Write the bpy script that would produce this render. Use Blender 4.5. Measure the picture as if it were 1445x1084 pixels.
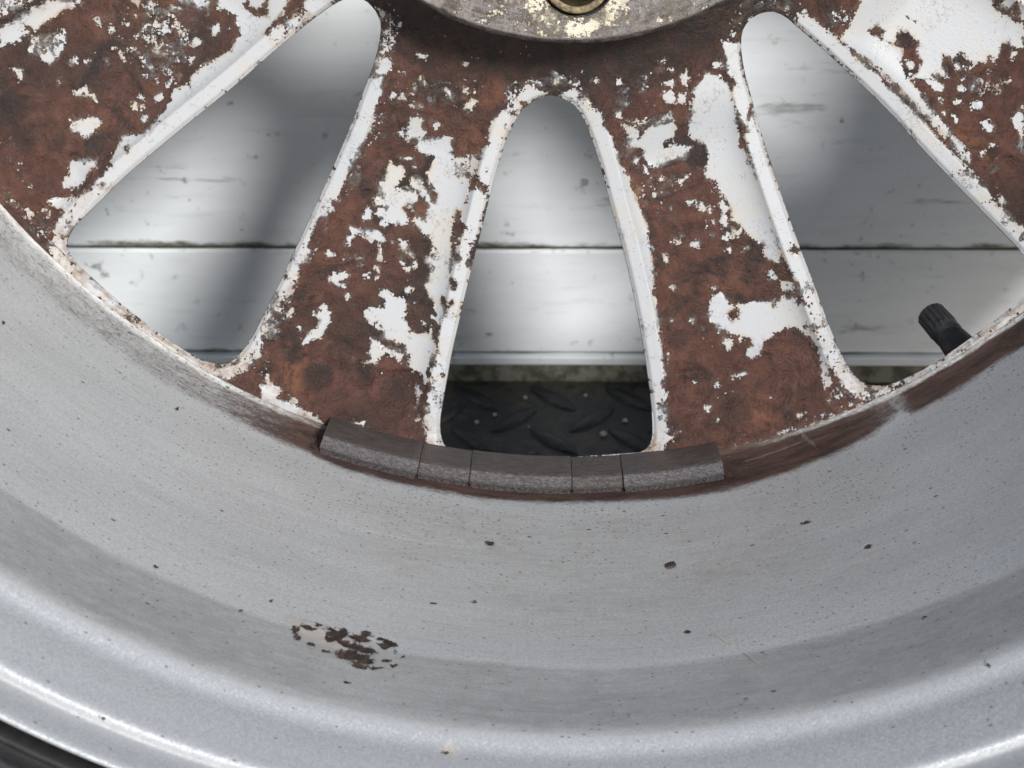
import bpy, math, random
import numpy as np
from mathutils import Matrix, Vector

for o in list(bpy.data.objects):
    bpy.data.objects.remove(o, do_unlink=True)
scene = bpy.context.scene
COL = scene.collection
R = math.radians
random.seed(7)
rng = np.random.default_rng(11)

# ------------------------------------------------------------------ placement of the leaning wheel
LEAN = R(19.5)                       # the wheel leans back against the wall
TYRE_R, TYRE_FRONT = 0.310, -0.055
CA, SA = math.cos(LEAN), math.sin(LEAN)
FLOOR = CA * -TYRE_R + SA * TYRE_FRONT
WALL_Y = 0.1589                       # face of the white wall behind the wheel
ROT = Matrix(((1, 0, 0), (0, SA, -CA), (0, CA, SA)))      # wheel axes -> world axes
OFF = Vector((0, 0, -FLOOR))

# ------------------------------------------------------------------ camera
cam = bpy.data.cameras.new('camera')
cam_o = bpy.data.objects.new('camera', cam)
COL.objects.link(cam_o)
F_PX = 2326.2
cx, cy, cz = -9.838e-3, -48.214e-3, 435.751e-3
rx, ry, rz = -0.271947, 0.010947, 0.003144
Rcam = Matrix.Rotation(rx, 3, 'X') @ Matrix.Rotation(ry, 3, 'Y') @ Matrix.Rotation(rz, 3, 'Z')
M = (ROT @ Rcam).to_4x4()
M.translation = ROT @ Vector((cx, cy, cz)) + OFF
cam_o.matrix_world = M
cam.sensor_fit = 'HORIZONTAL'
cam.sensor_width = 36.0
cam.lens = F_PX / 1445 * 36.0
cam.clip_start, cam.clip_end = 0.02, 200
cam.dof.use_dof = True
cam.dof.focus_distance = 0.422
cam.dof.aperture_fstop = cam.lens / 1000 / 0.0019
scene.camera = cam_o

# ------------------------------------------------------------------ sky, sun, exposure
SUN_EL, SUN_AZ = R(32.5), R(22)         # azimuth measured from straight behind the camera, to the right
world = bpy.data.worlds.new('World')
scene.world = world
world.use_nodes = True
wn = world.node_tree
wn.nodes.clear()
sky = wn.nodes.new('ShaderNodeTexSky')
sky.sky_type = 'NISHITA'
sky.sun_disc = False
sky.sun_elevation = SUN_EL
sky.sun_rotation = math.pi - SUN_AZ
sky.air_density, sky.dust_density, sky.ozone_density = 1.0, 1.5, 1.0
bg = wn.nodes.new('ShaderNodeBackground')
bg.inputs['Strength'].default_value = 0.15
wo = wn.nodes.new('ShaderNodeOutputWorld')
wn.links.new(sky.outputs[0], bg.inputs[0])
wn.links.new(bg.outputs[0], wo.inputs[0])
sun = bpy.data.lights.new('sun', 'SUN')
sun.energy = 4.1
sun.angle = R(9)
sun.color = (1.0, 0.985, 0.965)
sun_o = bpy.data.objects.new('sun', sun)
COL.objects.link(sun_o)
sd = Vector((math.sin(SUN_AZ) * math.cos(SUN_EL), -math.cos(SUN_AZ) * math.cos(SUN_EL), math.sin(SUN_EL)))
sun_o.rotation_euler = sd.to_track_quat('Z', 'Y').to_euler()
sun_o.location = sd * 5
scene.view_settings.view_transform = 'Standard'
scene.view_settings.look = 'None'
scene.view_settings.gamma = 1.0
scene.view_settings.exposure = -0.34
scene.view_settings.use_curve_mapping = False

# ------------------------------------------------------------------ traced outlines, tenths of a millimetre in the wheel plane
WINDOWS = {
 'L': '-624,-691,-598,-676,-578,-667,-563,-663,-549,-664,-537,-668,-524,-675,-513,-685,-503,-697,-496,-710,-491,-723,-489,-734,-490,-753,-494,-780,-501,-806,-509,-832,-518,-855,-526,-874,-542,-913,-565,-971,-588,-1024,-609,-1071,-632,-1120,-657,-1172,-681,-1221,-703,-1266,-726,-1312,-749,-1358,-769,-1400,-788,-1436,-815,-1487,-849,-1551,-875,-1594,-893,-1615,-908,-1630,-921,-1638,-935,-1642,-951,-1644,-967,-1642,-983,-1638,-1006,-1628,-1034,-1612,-1069,-1589,-1109,-1559,-1152,-1525,-1198,-1485,-1243,-1444,-1289,-1402,-1318,-1372,-1332,-1352,-1342,-1334,-1346,-1318,-1345,-1302,-1338,-1286,-1328,-1271,-1315,-1257,-1294,-1237,-1267,-1212,-1236,-1183,-1203,-1151,-1163,-1116,-1117,-1079,-1062,-1035,-997,-984,-939,-939,-888,-900,-840,-861,-795,-823,-757,-792,-726,-767,-693,-741,-656,-713',
 'C': '-60,-917,-78,-923,-94,-930,-107,-940,-120,-952,-132,-968,-143,-987,-153,-1011,-163,-1033,-171,-1056,-180,-1084,-191,-1118,-199,-1149,-206,-1176,-214,-1209,-224,-1247,-234,-1287,-245,-1327,-255,-1368,-265,-1409,-275,-1451,-285,-1493,-295,-1537,-306,-1583,-316,-1629,-324,-1674,-331,-1711,-336,-1739,-340,-1764,-344,-1784,-346,-1804,-347,-1822,-346,-1839,-343,-1856,-338,-1870,-329,-1883,-311,-1892,-285,-1897,-252,-1902,-212,-1905,-158,-1907,-89,-1910,-20,-1910,49,-1907,108,-1905,158,-1902,191,-1898,210,-1893,224,-1885,234,-1872,239,-1857,241,-1840,240,-1809,236,-1764,231,-1722,225,-1684,219,-1644,212,-1604,204,-1560,194,-1510,181,-1449,164,-1378,147,-1312,129,-1252,115,-1205,106,-1172,97,-1138,88,-1104,78,-1073,68,-1044,57,-1016,47,-990,36,-969,26,-952,13,-939,-1,-929,-14,-922,-26,-918,-37,-916,-46,-915',
 'R': '511,-700,490,-706,473,-716,460,-729,451,-745,447,-764,448,-793,454,-831,463,-868,475,-905,487,-943,500,-984,515,-1029,533,-1077,551,-1126,569,-1174,588,-1224,608,-1275,629,-1327,651,-1378,671,-1426,689,-1471,706,-1512,721,-1547,737,-1581,753,-1614,770,-1643,787,-1667,803,-1684,819,-1694,837,-1699,856,-1700,879,-1697,905,-1689,936,-1674,974,-1654,1015,-1627,1061,-1593,1106,-1558,1150,-1522,1188,-1490,1219,-1461,1241,-1440,1253,-1425,1260,-1410,1262,-1393,1260,-1379,1254,-1367,1244,-1355,1232,-1343,1205,-1316,1164,-1276,1122,-1236,1081,-1196,1026,-1143,959,-1077,902,-1020,857,-971,808,-924,756,-878,708,-836,663,-797,627,-767,601,-746,581,-730,566,-717,549,-707,530,-700',
}
PAINT = '''-471,-1092,-459,-1104,-446,-1100,-432,-1117,-442,-1138,-455,-1150,-451,-1163,-430,-1159,-401,-1180,-399,-1197,-414,-1205,-414,-1222,-427,-1218,-431,-1205,-444,-1218,-427,-1244,-428,-1261,-445,-1265,-457,-1252,-461,-1261,-482,-1252,-487,-1265,-504,-1261,-497,-1244,-516,-1231,-507,-1214,-486,-1218,-494,-1206,-515,-1210,-523,-1197,-519,-1189,-496,-1193,-494,-1180,-506,-1172,-505,-1146,-493,-1146,-484,-1109
-532,-1214,-524,-1227,-529,-1244,-546,-1252,-556,-1244,-545,-1231,-545,-1218
-453,-1017,-436,-1008,-415,-1000,-386,-1000,-378,-1017,-386,-1033,-411,-1029,-428,-1037,-440,-1025
-361,-1025,-307,-1025,-303,-1079,-270,-1083,-241,-1066,-233,-1083,-258,-1138,-275,-1209,-305,-1269,-312,-1338,-315,-1381,-320,-1461,-375,-1461,-384,-1424,-366,-1381,-387,-1359,-357,-1333,-365,-1303,-398,-1273,-419,-1252,-398,-1235,-381,-1252,-376,-1210,-397,-1176,-422,-1159,-413,-1134,-396,-1138,-376,-1167,-355,-1201,-351,-1176,-371,-1150,-375,-1121,-362,-1100,-362,-1083,-395,-1062,-411,-1042,-391,-1037
-584,-1265,-559,-1274,-525,-1274,-492,-1295,-492,-1312,-509,-1308,-517,-1304,-543,-1299,-551,-1287,-572,-1287,-586,-1317,-598,-1317,-593,-1295,-579,-1291
-509,-1312,-497,-1334,-502,-1360,-514,-1360,-508,-1338
-454,-1299,-433,-1308,-429,-1334,-412,-1346,-417,-1355,-433,-1342,-450,-1329,-456,-1312
-450,-1351,-438,-1368,-442,-1377,-453,-1364
-569,-1347,-552,-1349,-553,-1360,-567,-1355
-648,-1408,-630,-1395,-592,-1394,-592,-1403,-618,-1421,-597,-1425,-601,-1434,-627,-1431,-644,-1421
-603,-1345,-593,-1347,-593,-1355,-604,-1356
-653,-1337,-640,-1332,-628,-1345,-653,-1350
-674,-1257,-648,-1248,-645,-1265,-662,-1282,-671,-1308,-688,-1299,-687,-1278
-444,-1442,-426,-1429,-418,-1437,-435,-1453
-561,-1364,-547,-1370,-549,-1377,-562,-1375
-523,-1379,-510,-1377,-513,-1390,-523,-1388
-554,-1399,-532,-1392,-537,-1405,-549,-1405
-513,-1396,-509,-1407,-515,-1409
-440,-1377,-423,-1377,-426,-1390,-436,-1388
-417,-1359,-406,-1364,-410,-1377,-416,-1375
-475,-1304,-464,-1308,-475,-1314
-446,-1079,-412,-1081,-408,-1090,-441,-1085
-412,-1104,-406,-1106,-408,-1112
-232,-1071,-209,-1038,-209,-1113,-228,-1125,-240,-1113
-257,-1163,-211,-1163,-211,-1201,-233,-1247,-254,-1298,-262,-1264,-291,-1239,-274,-1197
-292,-1290,-254,-1307,-258,-1332,-296,-1332
-309,-1345,-259,-1375,-272,-1453,-319,-1455,-316,-1397
-503,-1439,-478,-1444,-474,-1461,-444,-1465,-436,-1483,-441,-1522,-426,-1540,-433,-1558,-403,-1566,-377,-1562,-366,-1544,-368,-1575,-353,-1584,-356,-1615,-378,-1642,-383,-1669,-370,-1687,-385,-1696,-404,-1669,-422,-1669,-439,-1660,-425,-1642,-438,-1611,-446,-1593,-476,-1584,-502,-1580,-502,-1558,-523,-1545,-548,-1523,-552,-1501,-530,-1487,-500,-1492,-491,-1474,-504,-1457
-536,-1576,-515,-1584,-515,-1602,-477,-1607,-447,-1620,-456,-1647,-468,-1629,-494,-1620,-512,-1629,-525,-1651,-560,-1651,-538,-1642,-542,-1616,-537,-1598
-667,-1483,-654,-1488,-644,-1510,-647,-1536,-661,-1554,-670,-1576,-705,-1585,-727,-1594,-708,-1563,-686,-1550,-673,-1527,-685,-1514
-735,-1545,-723,-1549,-730,-1560
-318,-1416,-267,-1416,-278,-1468,-289,-1503,-323,-1477,-327,-1442
-336,-1503,-294,-1511,-303,-1564,-320,-1626,-337,-1622,-328,-1582,-345,-1555
-383,-1418,-340,-1418,-345,-1457,-328,-1492,-346,-1536,-363,-1519,-358,-1475,-374,-1449
-336,-1666,-325,-1657,-327,-1684,-338,-1679
-354,-1706,-338,-1706,-334,-1733,-343,-1765,-352,-1733
-352,-1783,-346,-1783,-348,-1801,-355,-1801
-368,-1817,-355,-1814,-353,-1826,-366,-1828
-379,-1846,-362,-1846,-340,-1864,-323,-1878,-371,-1865
-408,-1705,-400,-1723,-409,-1759,-415,-1732
-835,-1699,-817,-1690,-779,-1717,-793,-1735,-750,-1753,-716,-1770,-674,-1797,-665,-1811,-691,-1811,-734,-1793,-794,-1771,-837,-1748
-758,-1732,-733,-1743,-737,-1753,-750,-1748
-591,-1809,-557,-1806,-548,-1817,-565,-1813
-795,-1541,-783,-1554,-787,-1563,-798,-1558
-764,-1501,-746,-1492,-751,-1514,-764,-1519
-393,-1529,-382,-1536,-387,-1542
-600,-1453,-589,-1457,-598,-1464
-505,-818,-476,-809,-458,-830,-473,-862,-510,-858
-523,-866,-482,-866,-487,-902,-508,-955,-526,-1005
-417,-970,-403,-964,-384,-974,-387,-995,-376,-1011,-385,-1032,-412,-1024,-429,-1036,-449,-1015,-441,-1005,-426,-1013
-365,-981,-349,-981,-336,-994,-349,-1006,-361,-994
-326,-896,-312,-902,-298,-918,-300,-929,-314,-918
-267,-935,-253,-920,-240,-926,-244,-943,-261,-953,-272,-947
-471,-915,-456,-909,-452,-919,-467,-923
-446,-919,-428,-915,-428,-927,-444,-925
-408,-880,-400,-878,-398,-898,-406,-902
-385,-866,-371,-882,-375,-886,-383,-876
-129,-902,-101,-886,-68,-902,-60,-910,-88,-922,-113,-934,-133,-922
-25,-910,2,-902,22,-896,35,-908,10,-926,-14,-918
-158,-914,-142,-910,-137,-926,-119,-939,-129,-955,-146,-943
-43,-853,-23,-853,-19,-865,-2,-873,-31,-873
-82,-878,-68,-874,-72,-890
-170,-951,-137,-959,-154,-971,-162,-992,-170,-1016,-179,-1041,-212,-1033,-203,-984
-224,-1054,-183,-1062,-183,-1083,-200,-1108,-237,-1095
-241,-1116,-216,-1108,-225,-1126
-216,-1135,-204,-1135,-206,-1145
-418,-1137,-401,-1131,-393,-1145,-406,-1166,-421,-1158
-393,-805,-370,-813,-372,-819,-389,-813
-277,-833,-262,-835,-266,-841
-436,-854,-424,-854,-426,-860
-416,-938,-385,-938,-383,-946,-410,-944
-376,-921,-353,-921,-356,-929
-273,-902,-261,-906,-269,-918
37,-951,58,-940,87,-955,93,-987,112,-1012,123,-1053,143,-1103,160,-1132,195,-1222,124,-1222,98,-1136,76,-1062,54,-1004
397,-777,441,-777,452,-837,468,-889,484,-938,485,-962,495,-987,517,-1036,583,-1221,525,-1221,482,-1094,472,-1053,455,-1036,470,-1003,449,-979,431,-938,425,-897,437,-881,412,-857,406,-817
357,-851,386,-863,416,-883,429,-916,443,-973,449,-1023,467,-1060,481,-1098,528,-1225,444,-1225,417,-1173,400,-1144,366,-1135,376,-1069,359,-1039,325,-1027,316,-998,323,-957,326,-900,345,-875
141,-981,179,-998,192,-1022,220,-989,244,-969,269,-956,282,-989,279,-1022,254,-1039,251,-1059,288,-1043,329,-1051,314,-1080,272,-1089,256,-1101,231,-1105,206,-1084,201,-1060,180,-1051,164,-1060,159,-1022
242,-910,262,-896,278,-906,277,-928,259,-932,246,-920
292,-861,306,-851,316,-865,305,-887,294,-877
124,-955,140,-953,140,-971,124,-971
135,-922,158,-932,152,-940,138,-932
180,-894,198,-883,200,-898,188,-904
135,-898,151,-898,152,-912
287,-910,307,-906,308,-932,283,-932
-4,-902,20,-894,35,-906,16,-926,-4,-924
309,-1127,322,-1125,322,-1138,310,-1138
374,-829,398,-825,403,-841,379,-841
177,-1077,189,-1081,185,-1102,177,-1097
202,-1098,223,-1111,207,-1119
122,-869,138,-869,139,-886,126,-884
12,-884,28,-882,24,-890
191,-863,204,-863,200,-871
231,-825,252,-821,244,-829
228,-847,244,-845,236,-853
260,-845,273,-845,273,-853
57,-876,77,-873,73,-882
249,-875,273,-873,274,-887,249,-885
147,-1102,174,-1165,200,-1224,213,-1257,223,-1308,232,-1360,237,-1403,234,-1446,253,-1516,249,-1552,203,-1553,174,-1411,151,-1326
382,-1093,490,-1092,528,-1197,556,-1261,575,-1329,572,-1359,538,-1355,529,-1329,532,-1312,511,-1304,476,-1278,467,-1261,442,-1248,440,-1210,418,-1185,435,-1176,409,-1155,383,-1134
487,-1089,536,-1089,616,-1299,596,-1320,599,-1333,622,-1333,650,-1384,655,-1406,622,-1410,590,-1359,571,-1324,538,-1235
394,-1460,419,-1449,441,-1464,450,-1486,472,-1490,505,-1473,569,-1468,615,-1455,629,-1485,644,-1520,654,-1557,628,-1542,610,-1536,577,-1557,418,-1558,409,-1539,389,-1512,390,-1477
279,-1300,291,-1294,304,-1304,296,-1311
306,-1283,312,-1287,308,-1298
336,-1309,359,-1300,358,-1317,343,-1326,332,-1317
402,-1206,415,-1198,430,-1215,424,-1232,436,-1257,421,-1270,412,-1249,418,-1227
352,-1202,364,-1198,373,-1219,361,-1223
378,-1215,390,-1215,382,-1232
331,-1194,343,-1194,335,-1202
387,-1249,395,-1244,394,-1257
443,-1274,468,-1270,470,-1283,458,-1291
414,-1296,434,-1278,443,-1291,435,-1308,422,-1300
388,-1283,399,-1287,393,-1291
430,-1325,440,-1325,441,-1338
259,-1343,271,-1343,278,-1356,268,-1369,261,-1356
546,-1385,554,-1380,565,-1402,549,-1409
282,-1425,293,-1429,293,-1442,285,-1438
474,-1321,485,-1325,478,-1328
340,-1521,351,-1521,345,-1530
391,-1431,408,-1431,402,-1442
581,-1417,611,-1412,616,-1443,586,-1438
192,-1473,243,-1473,254,-1552,264,-1605,270,-1675,244,-1702,232,-1711,222,-1662,203,-1561
235,-1738,250,-1756,247,-1792,269,-1824,300,-1851,274,-1869,244,-1874,241,-1810
391,-1487,407,-1479,633,-1478,648,-1513,647,-1539,623,-1533,597,-1535,565,-1566,540,-1588,533,-1624,520,-1635,494,-1624,498,-1606,514,-1597,509,-1575,475,-1566,453,-1562,436,-1553,418,-1536,409,-1522,387,-1509
432,-1573,458,-1575,460,-1588,444,-1613,433,-1589
473,-1577,481,-1577,477,-1586
633,-1472,671,-1472,673,-1515,665,-1529,684,-1568,694,-1590,681,-1590,654,-1551
686,-1591,708,-1600,715,-1649,724,-1702,709,-1707,700,-1658
685,-1498,703,-1511,713,-1537,695,-1529
705,-1546,722,-1550,718,-1564,705,-1559
666,-1537,678,-1533,687,-1542,675,-1546
744,-1652,775,-1665,817,-1692,819,-1727,778,-1718,754,-1683
386,-1765,401,-1765,397,-1779,384,-1774
453,-1680,464,-1680,460,-1689
350,-1700,363,-1702,359,-1714
338,-1518,349,-1518,345,-1529
286,-1519,291,-1523,286,-1525
406,-1705,428,-1702,428,-1711,411,-1711
472,-1680,496,-1673,496,-1682,475,-1686
470,-1873,504,-1864,500,-1873
526,-1859,577,-1841,615,-1823,666,-1813,768,-1772,820,-1736,821,-1754,751,-1786,667,-1827,590,-1845,535,-1866
635,-1782,664,-1773,639,-1791
715,-1741,765,-1714,769,-1718,719,-1743
587,-701,624,-713,654,-736,691,-764,726,-800,764,-828,824,-880,893,-941,964,-1014,1017,-1068,1057,-1107,991,-1107,862,-974,758,-876,673,-800,589,-732
748,-678,750,-639,1081,-639,1102,-694,1180,-734,1184,-790,1158,-790,1128,-770,1126,-794,1120,-822,1094,-810,1092,-830,1051,-830,1024,-802,1005,-822,976,-810,982,-842,997,-870,967,-862,940,-874,907,-870,924,-830,911,-806,905,-778,878,-750,855,-762,873,-790,867,-830,881,-862,912,-895,944,-936,971,-968,1011,-1009,1065,-1067,1062,-1092,1004,-1034,934,-968,864,-907,803,-846,735,-798,700,-766,727,-734,737,-702
883,-830,900,-826,909,-846,893,-854
944,-883,968,-870,988,-891,983,-907,958,-899
967,-919,980,-919,983,-935,970,-927
1023,-891,1052,-895,1036,-907,1024,-903
1051,-889,1068,-887,1077,-899,1061,-903
1017,-927,1038,-927,1035,-940,1018,-937
1065,-931,1091,-931,1093,-952,1068,-952
1091,-985,1111,-976,1127,-997,1118,-1009,1097,-1001
1088,-1063,1105,-1063,1098,-1075
1006,-832,1026,-830,1028,-850,1012,-850
1099,-818,1119,-818,1112,-830
1155,-798,1171,-806,1156,-818
1097,-846,1110,-850,1102,-856
1141,-878,1157,-878,1149,-886
1127,-909,1139,-911,1131,-917
1012,-968,1029,-976,1024,-987
1169,-976,1188,-952,1197,-943,1207,-1063,1191,-1046,1197,-1017,1174,-989
1026,-874,1041,-866,1038,-876
1105,-686,1127,-654,1195,-654,1201,-726,1152,-714,1142,-694
986,-958,998,-960,993,-966
1040,-846,1048,-844,1047,-852
1117,-1046,1127,-1046,1117,-1053
1019,-1073,1057,-1098,1039,-1098
1052,-1134,1080,-1123,1092,-1138,1075,-1153
1086,-1160,1111,-1156,1116,-1171,1092,-1189
1103,-1193,1132,-1189,1123,-1215
1143,-1237,1164,-1229,1189,-1259,1179,-1274
1143,-1175,1158,-1179,1167,-1197,1149,-1203
1050,-1112,1065,-1109,1076,-1120,1062,-1123
1201,-1277,1223,-1277,1240,-1303,1235,-1333
1004,-1027,1025,-1024,1061,-1067,1059,-1085,1028,-1060
-1486,-744,-1353,-672,-1259,-671,-1319,-699,-1353,-719,-1400,-752,-1448,-776,-1490,-792
-1406,-764,-1381,-764,-1365,-776,-1322,-747,-1319,-764,-1323,-792,-1339,-816,-1362,-836,-1386,-828,-1392,-804,-1412,-792
-1321,-967,-1310,-984,-1272,-973,-1243,-975,-1240,-992,-1258,-1013,-1284,-1033,-1296,-1021,-1318,-1009
-1307,-910,-1275,-895,-1252,-922,-1248,-934,-1272,-918,-1301,-918
-1109,-687,-1087,-671,-1072,-695,-1086,-711,-1102,-711
-1141,-671,-1116,-671,-1121,-687
-1121,-755,-1103,-733,-1071,-733,-1063,-747,-1076,-759,-1081,-779,-1094,-785,-1110,-771
-1063,-747,-1043,-751,-1052,-765,-1064,-759
-1065,-773,-1048,-775,-1051,-791,-1065,-787
-1031,-727,-1009,-731,-996,-751,-999,-775,-991,-787,-978,-769,-960,-775,-963,-787,-987,-791,-1016,-783,-1019,-759
-1089,-796,-1074,-794,-1066,-806,-1045,-791,-1036,-808,-1049,-826,-1063,-812,-1086,-816
-1075,-854,-1069,-842,-1040,-840,-1038,-854,-1057,-864
-1120,-808,-1108,-808,-1105,-828,-1115,-832
-1191,-792,-1183,-796,-1163,-828,-1169,-828
-1144,-790,-1136,-796,-1106,-840,-1112,-840,-1129,-816
-938,-743,-914,-727,-911,-747,-929,-767
-1242,-719,-1225,-717,-1223,-743,-1235,-731
-1203,-743,-1190,-743,-1195,-757,-1203,-755
-1054,-699,-1031,-695,-1032,-711,-1053,-709
-1058,-723,-1037,-723,-1042,-737,-1056,-735
-1035,-681,-1011,-691,-1007,-699,-1031,-689
-1005,-816,-981,-818,-990,-832
-1106,-840,-1094,-848,-1098,-856
-1119,-865,-1109,-869,-1118,-873
-1097,-865,-1082,-869,-1092,-885
-1056,-881,-1041,-873,-1046,-889,-1057,-897
-1033,-864,-1022,-864,-1029,-877
-1095,-921,-1072,-913,-1071,-930,-1089,-930
-1153,-936,-1141,-938,-1141,-951,-1152,-948
-1135,-918,-1115,-922,-1119,-930,-1132,-928
-1137,-942,-1122,-944,-1129,-955
-1130,-984,-1114,-966,-1113,-978,-1124,-990
-1220,-820,-1210,-828,-1213,-836
-1018,-671,-932,-671,-937,-695,-958,-695,-982,-679,-1010,-679
-916,-679,-889,-671,-890,-695,-913,-691
-1134,-705,-1124,-709,-1129,-715
-1072,-691,-1064,-695,-1070,-727,-1078,-723
-1312,-832,-1296,-816,-1290,-824,-1308,-840
-1274,-828,-1258,-828,-1267,-838
-1462,-849,-1441,-849,-1439,-873,-1448,-881
-1172,-1092,-1167,-1023,-1132,-1018,-1065,-968,-1042,-905,-1007,-891,-993,-900,-996,-871,-945,-828,-925,-823,-885,-799,-869,-770,-859,-756,-871,-713,-913,-680,-912,-652,-854,-652,-846,-694,-813,-713,-784,-713,-777,-652,-709,-652,-745,-704,-795,-756,-776,-761,-768,-789,-793,-818,-1174,-1132
-768,-745,-748,-736,-739,-750,-759,-760
-759,-769,-730,-760,-730,-771,-750,-783
-733,-722,-699,-708,-690,-722,-710,-748,-729,-736
-688,-679,-659,-651,-582,-651,-609,-670,-621,-689,-661,-712,-684,-693
-690,-717,-675,-715,-680,-729
-855,-652,-835,-652,-841,-678,-853,-676
-830,-652,-786,-652,-787,-680,-812,-694,-831,-685
-524,-864,-485,-864,-491,-908,-506,-937,-517,-995,-600,-1153,-616,-1195,-666,-1195,-571,-995
-1015,-652,-938,-652,-945,-695,-964,-695,-987,-671
-1331,-1094,-1321,-1085,-1293,-1088,-1256,-1085,-1256,-1107,-1272,-1107,-1290,-1135,-1307,-1157,-1317,-1164,-1351,-1162,-1354,-1148,-1337,-1132
-1396,-1199,-1339,-1189,-1297,-1180,-1268,-1161,-1256,-1173,-1282,-1186,-1289,-1198,-1276,-1198,-1251,-1192,-1245,-1195,-1298,-1240,-1296,-1211,-1314,-1199,-1329,-1227,-1354,-1221,-1381,-1211
-1257,-1138,-1216,-1101,-1207,-1107,-1212,-1085,-1190,-1035,-1170,-1017,-1127,-1017,-1046,-943,-1051,-1035,-1250,-1186,-1255,-1164
-1369,-1262,-1331,-1253,-1318,-1254,-1346,-1294,-1365,-1285
-1131,-981,-1114,-966,-1112,-978,-1128,-990'''
BARE = '''-211,-1154,-240,-1134,-241,-1163,-215,-1167
-309,-1266,-296,-1220,-283,-1232,-301,-1292
-314,-1401,-297,-1419,-304,-1436,-312,-1427
-254,-1315,-237,-1264,-228,-1264,-254,-1371,-271,-1358
-230,-1230,-209,-1180,-209,-1213,-228,-1264
-309,-1291,-296,-1299,-299,-1334,-308,-1346
-669,-1244,-622,-1231,-644,-1257,-654,-1291,-680,-1333,-692,-1316,-687,-1286
-758,-1389,-750,-1402,-763,-1407
-715,-1368,-680,-1333,-694,-1376,-729,-1407
-801,-1491,-767,-1504,-781,-1530,-797,-1513
-778,-1465,-761,-1456,-762,-1482,-775,-1482
-829,-1561,-804,-1574,-814,-1601,-830,-1592
-310,-1416,-297,-1416,-299,-1435,-310,-1433
-321,-1468,-310,-1463,-308,-1474,-319,-1479
-340,-1452,-327,-1456,-330,-1482,-342,-1478
-285,-1472,-278,-1463,-283,-1498,-291,-1507
426,-914,440,-954,454,-1003,452,-1045,468,-1055,472,-1036,458,-1020,470,-997,454,-987,436,-938
180,-1060,193,-1052,203,-1060,197,-1070,185,-1068
476,-934,484,-938,483,-954,473,-971
599,-1324,607,-1314,622,-1324,620,-1333,606,-1335
438,-1503,467,-1486,464,-1521,451,-1521
565,-1468,569,-1468,563,-1485,560,-1481
445,-1505,467,-1483,469,-1518,452,-1527
776,-746,800,-734,821,-750,814,-766,793,-754
855,-762,878,-750,904,-774,913,-786,889,-794,856,-786
1145,-678,1157,-674,1162,-694,1156,-714,1145,-702
725,-792,746,-808,734,-804
-1424,-735,-1407,-735,-1404,-750,-1421,-748
-1245,-1148,-1235,-1148,-1239,-1160,-1246,-1160
-1172,-1054,-1164,-1054,-1166,-1064,-1172,-1064'''
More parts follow.
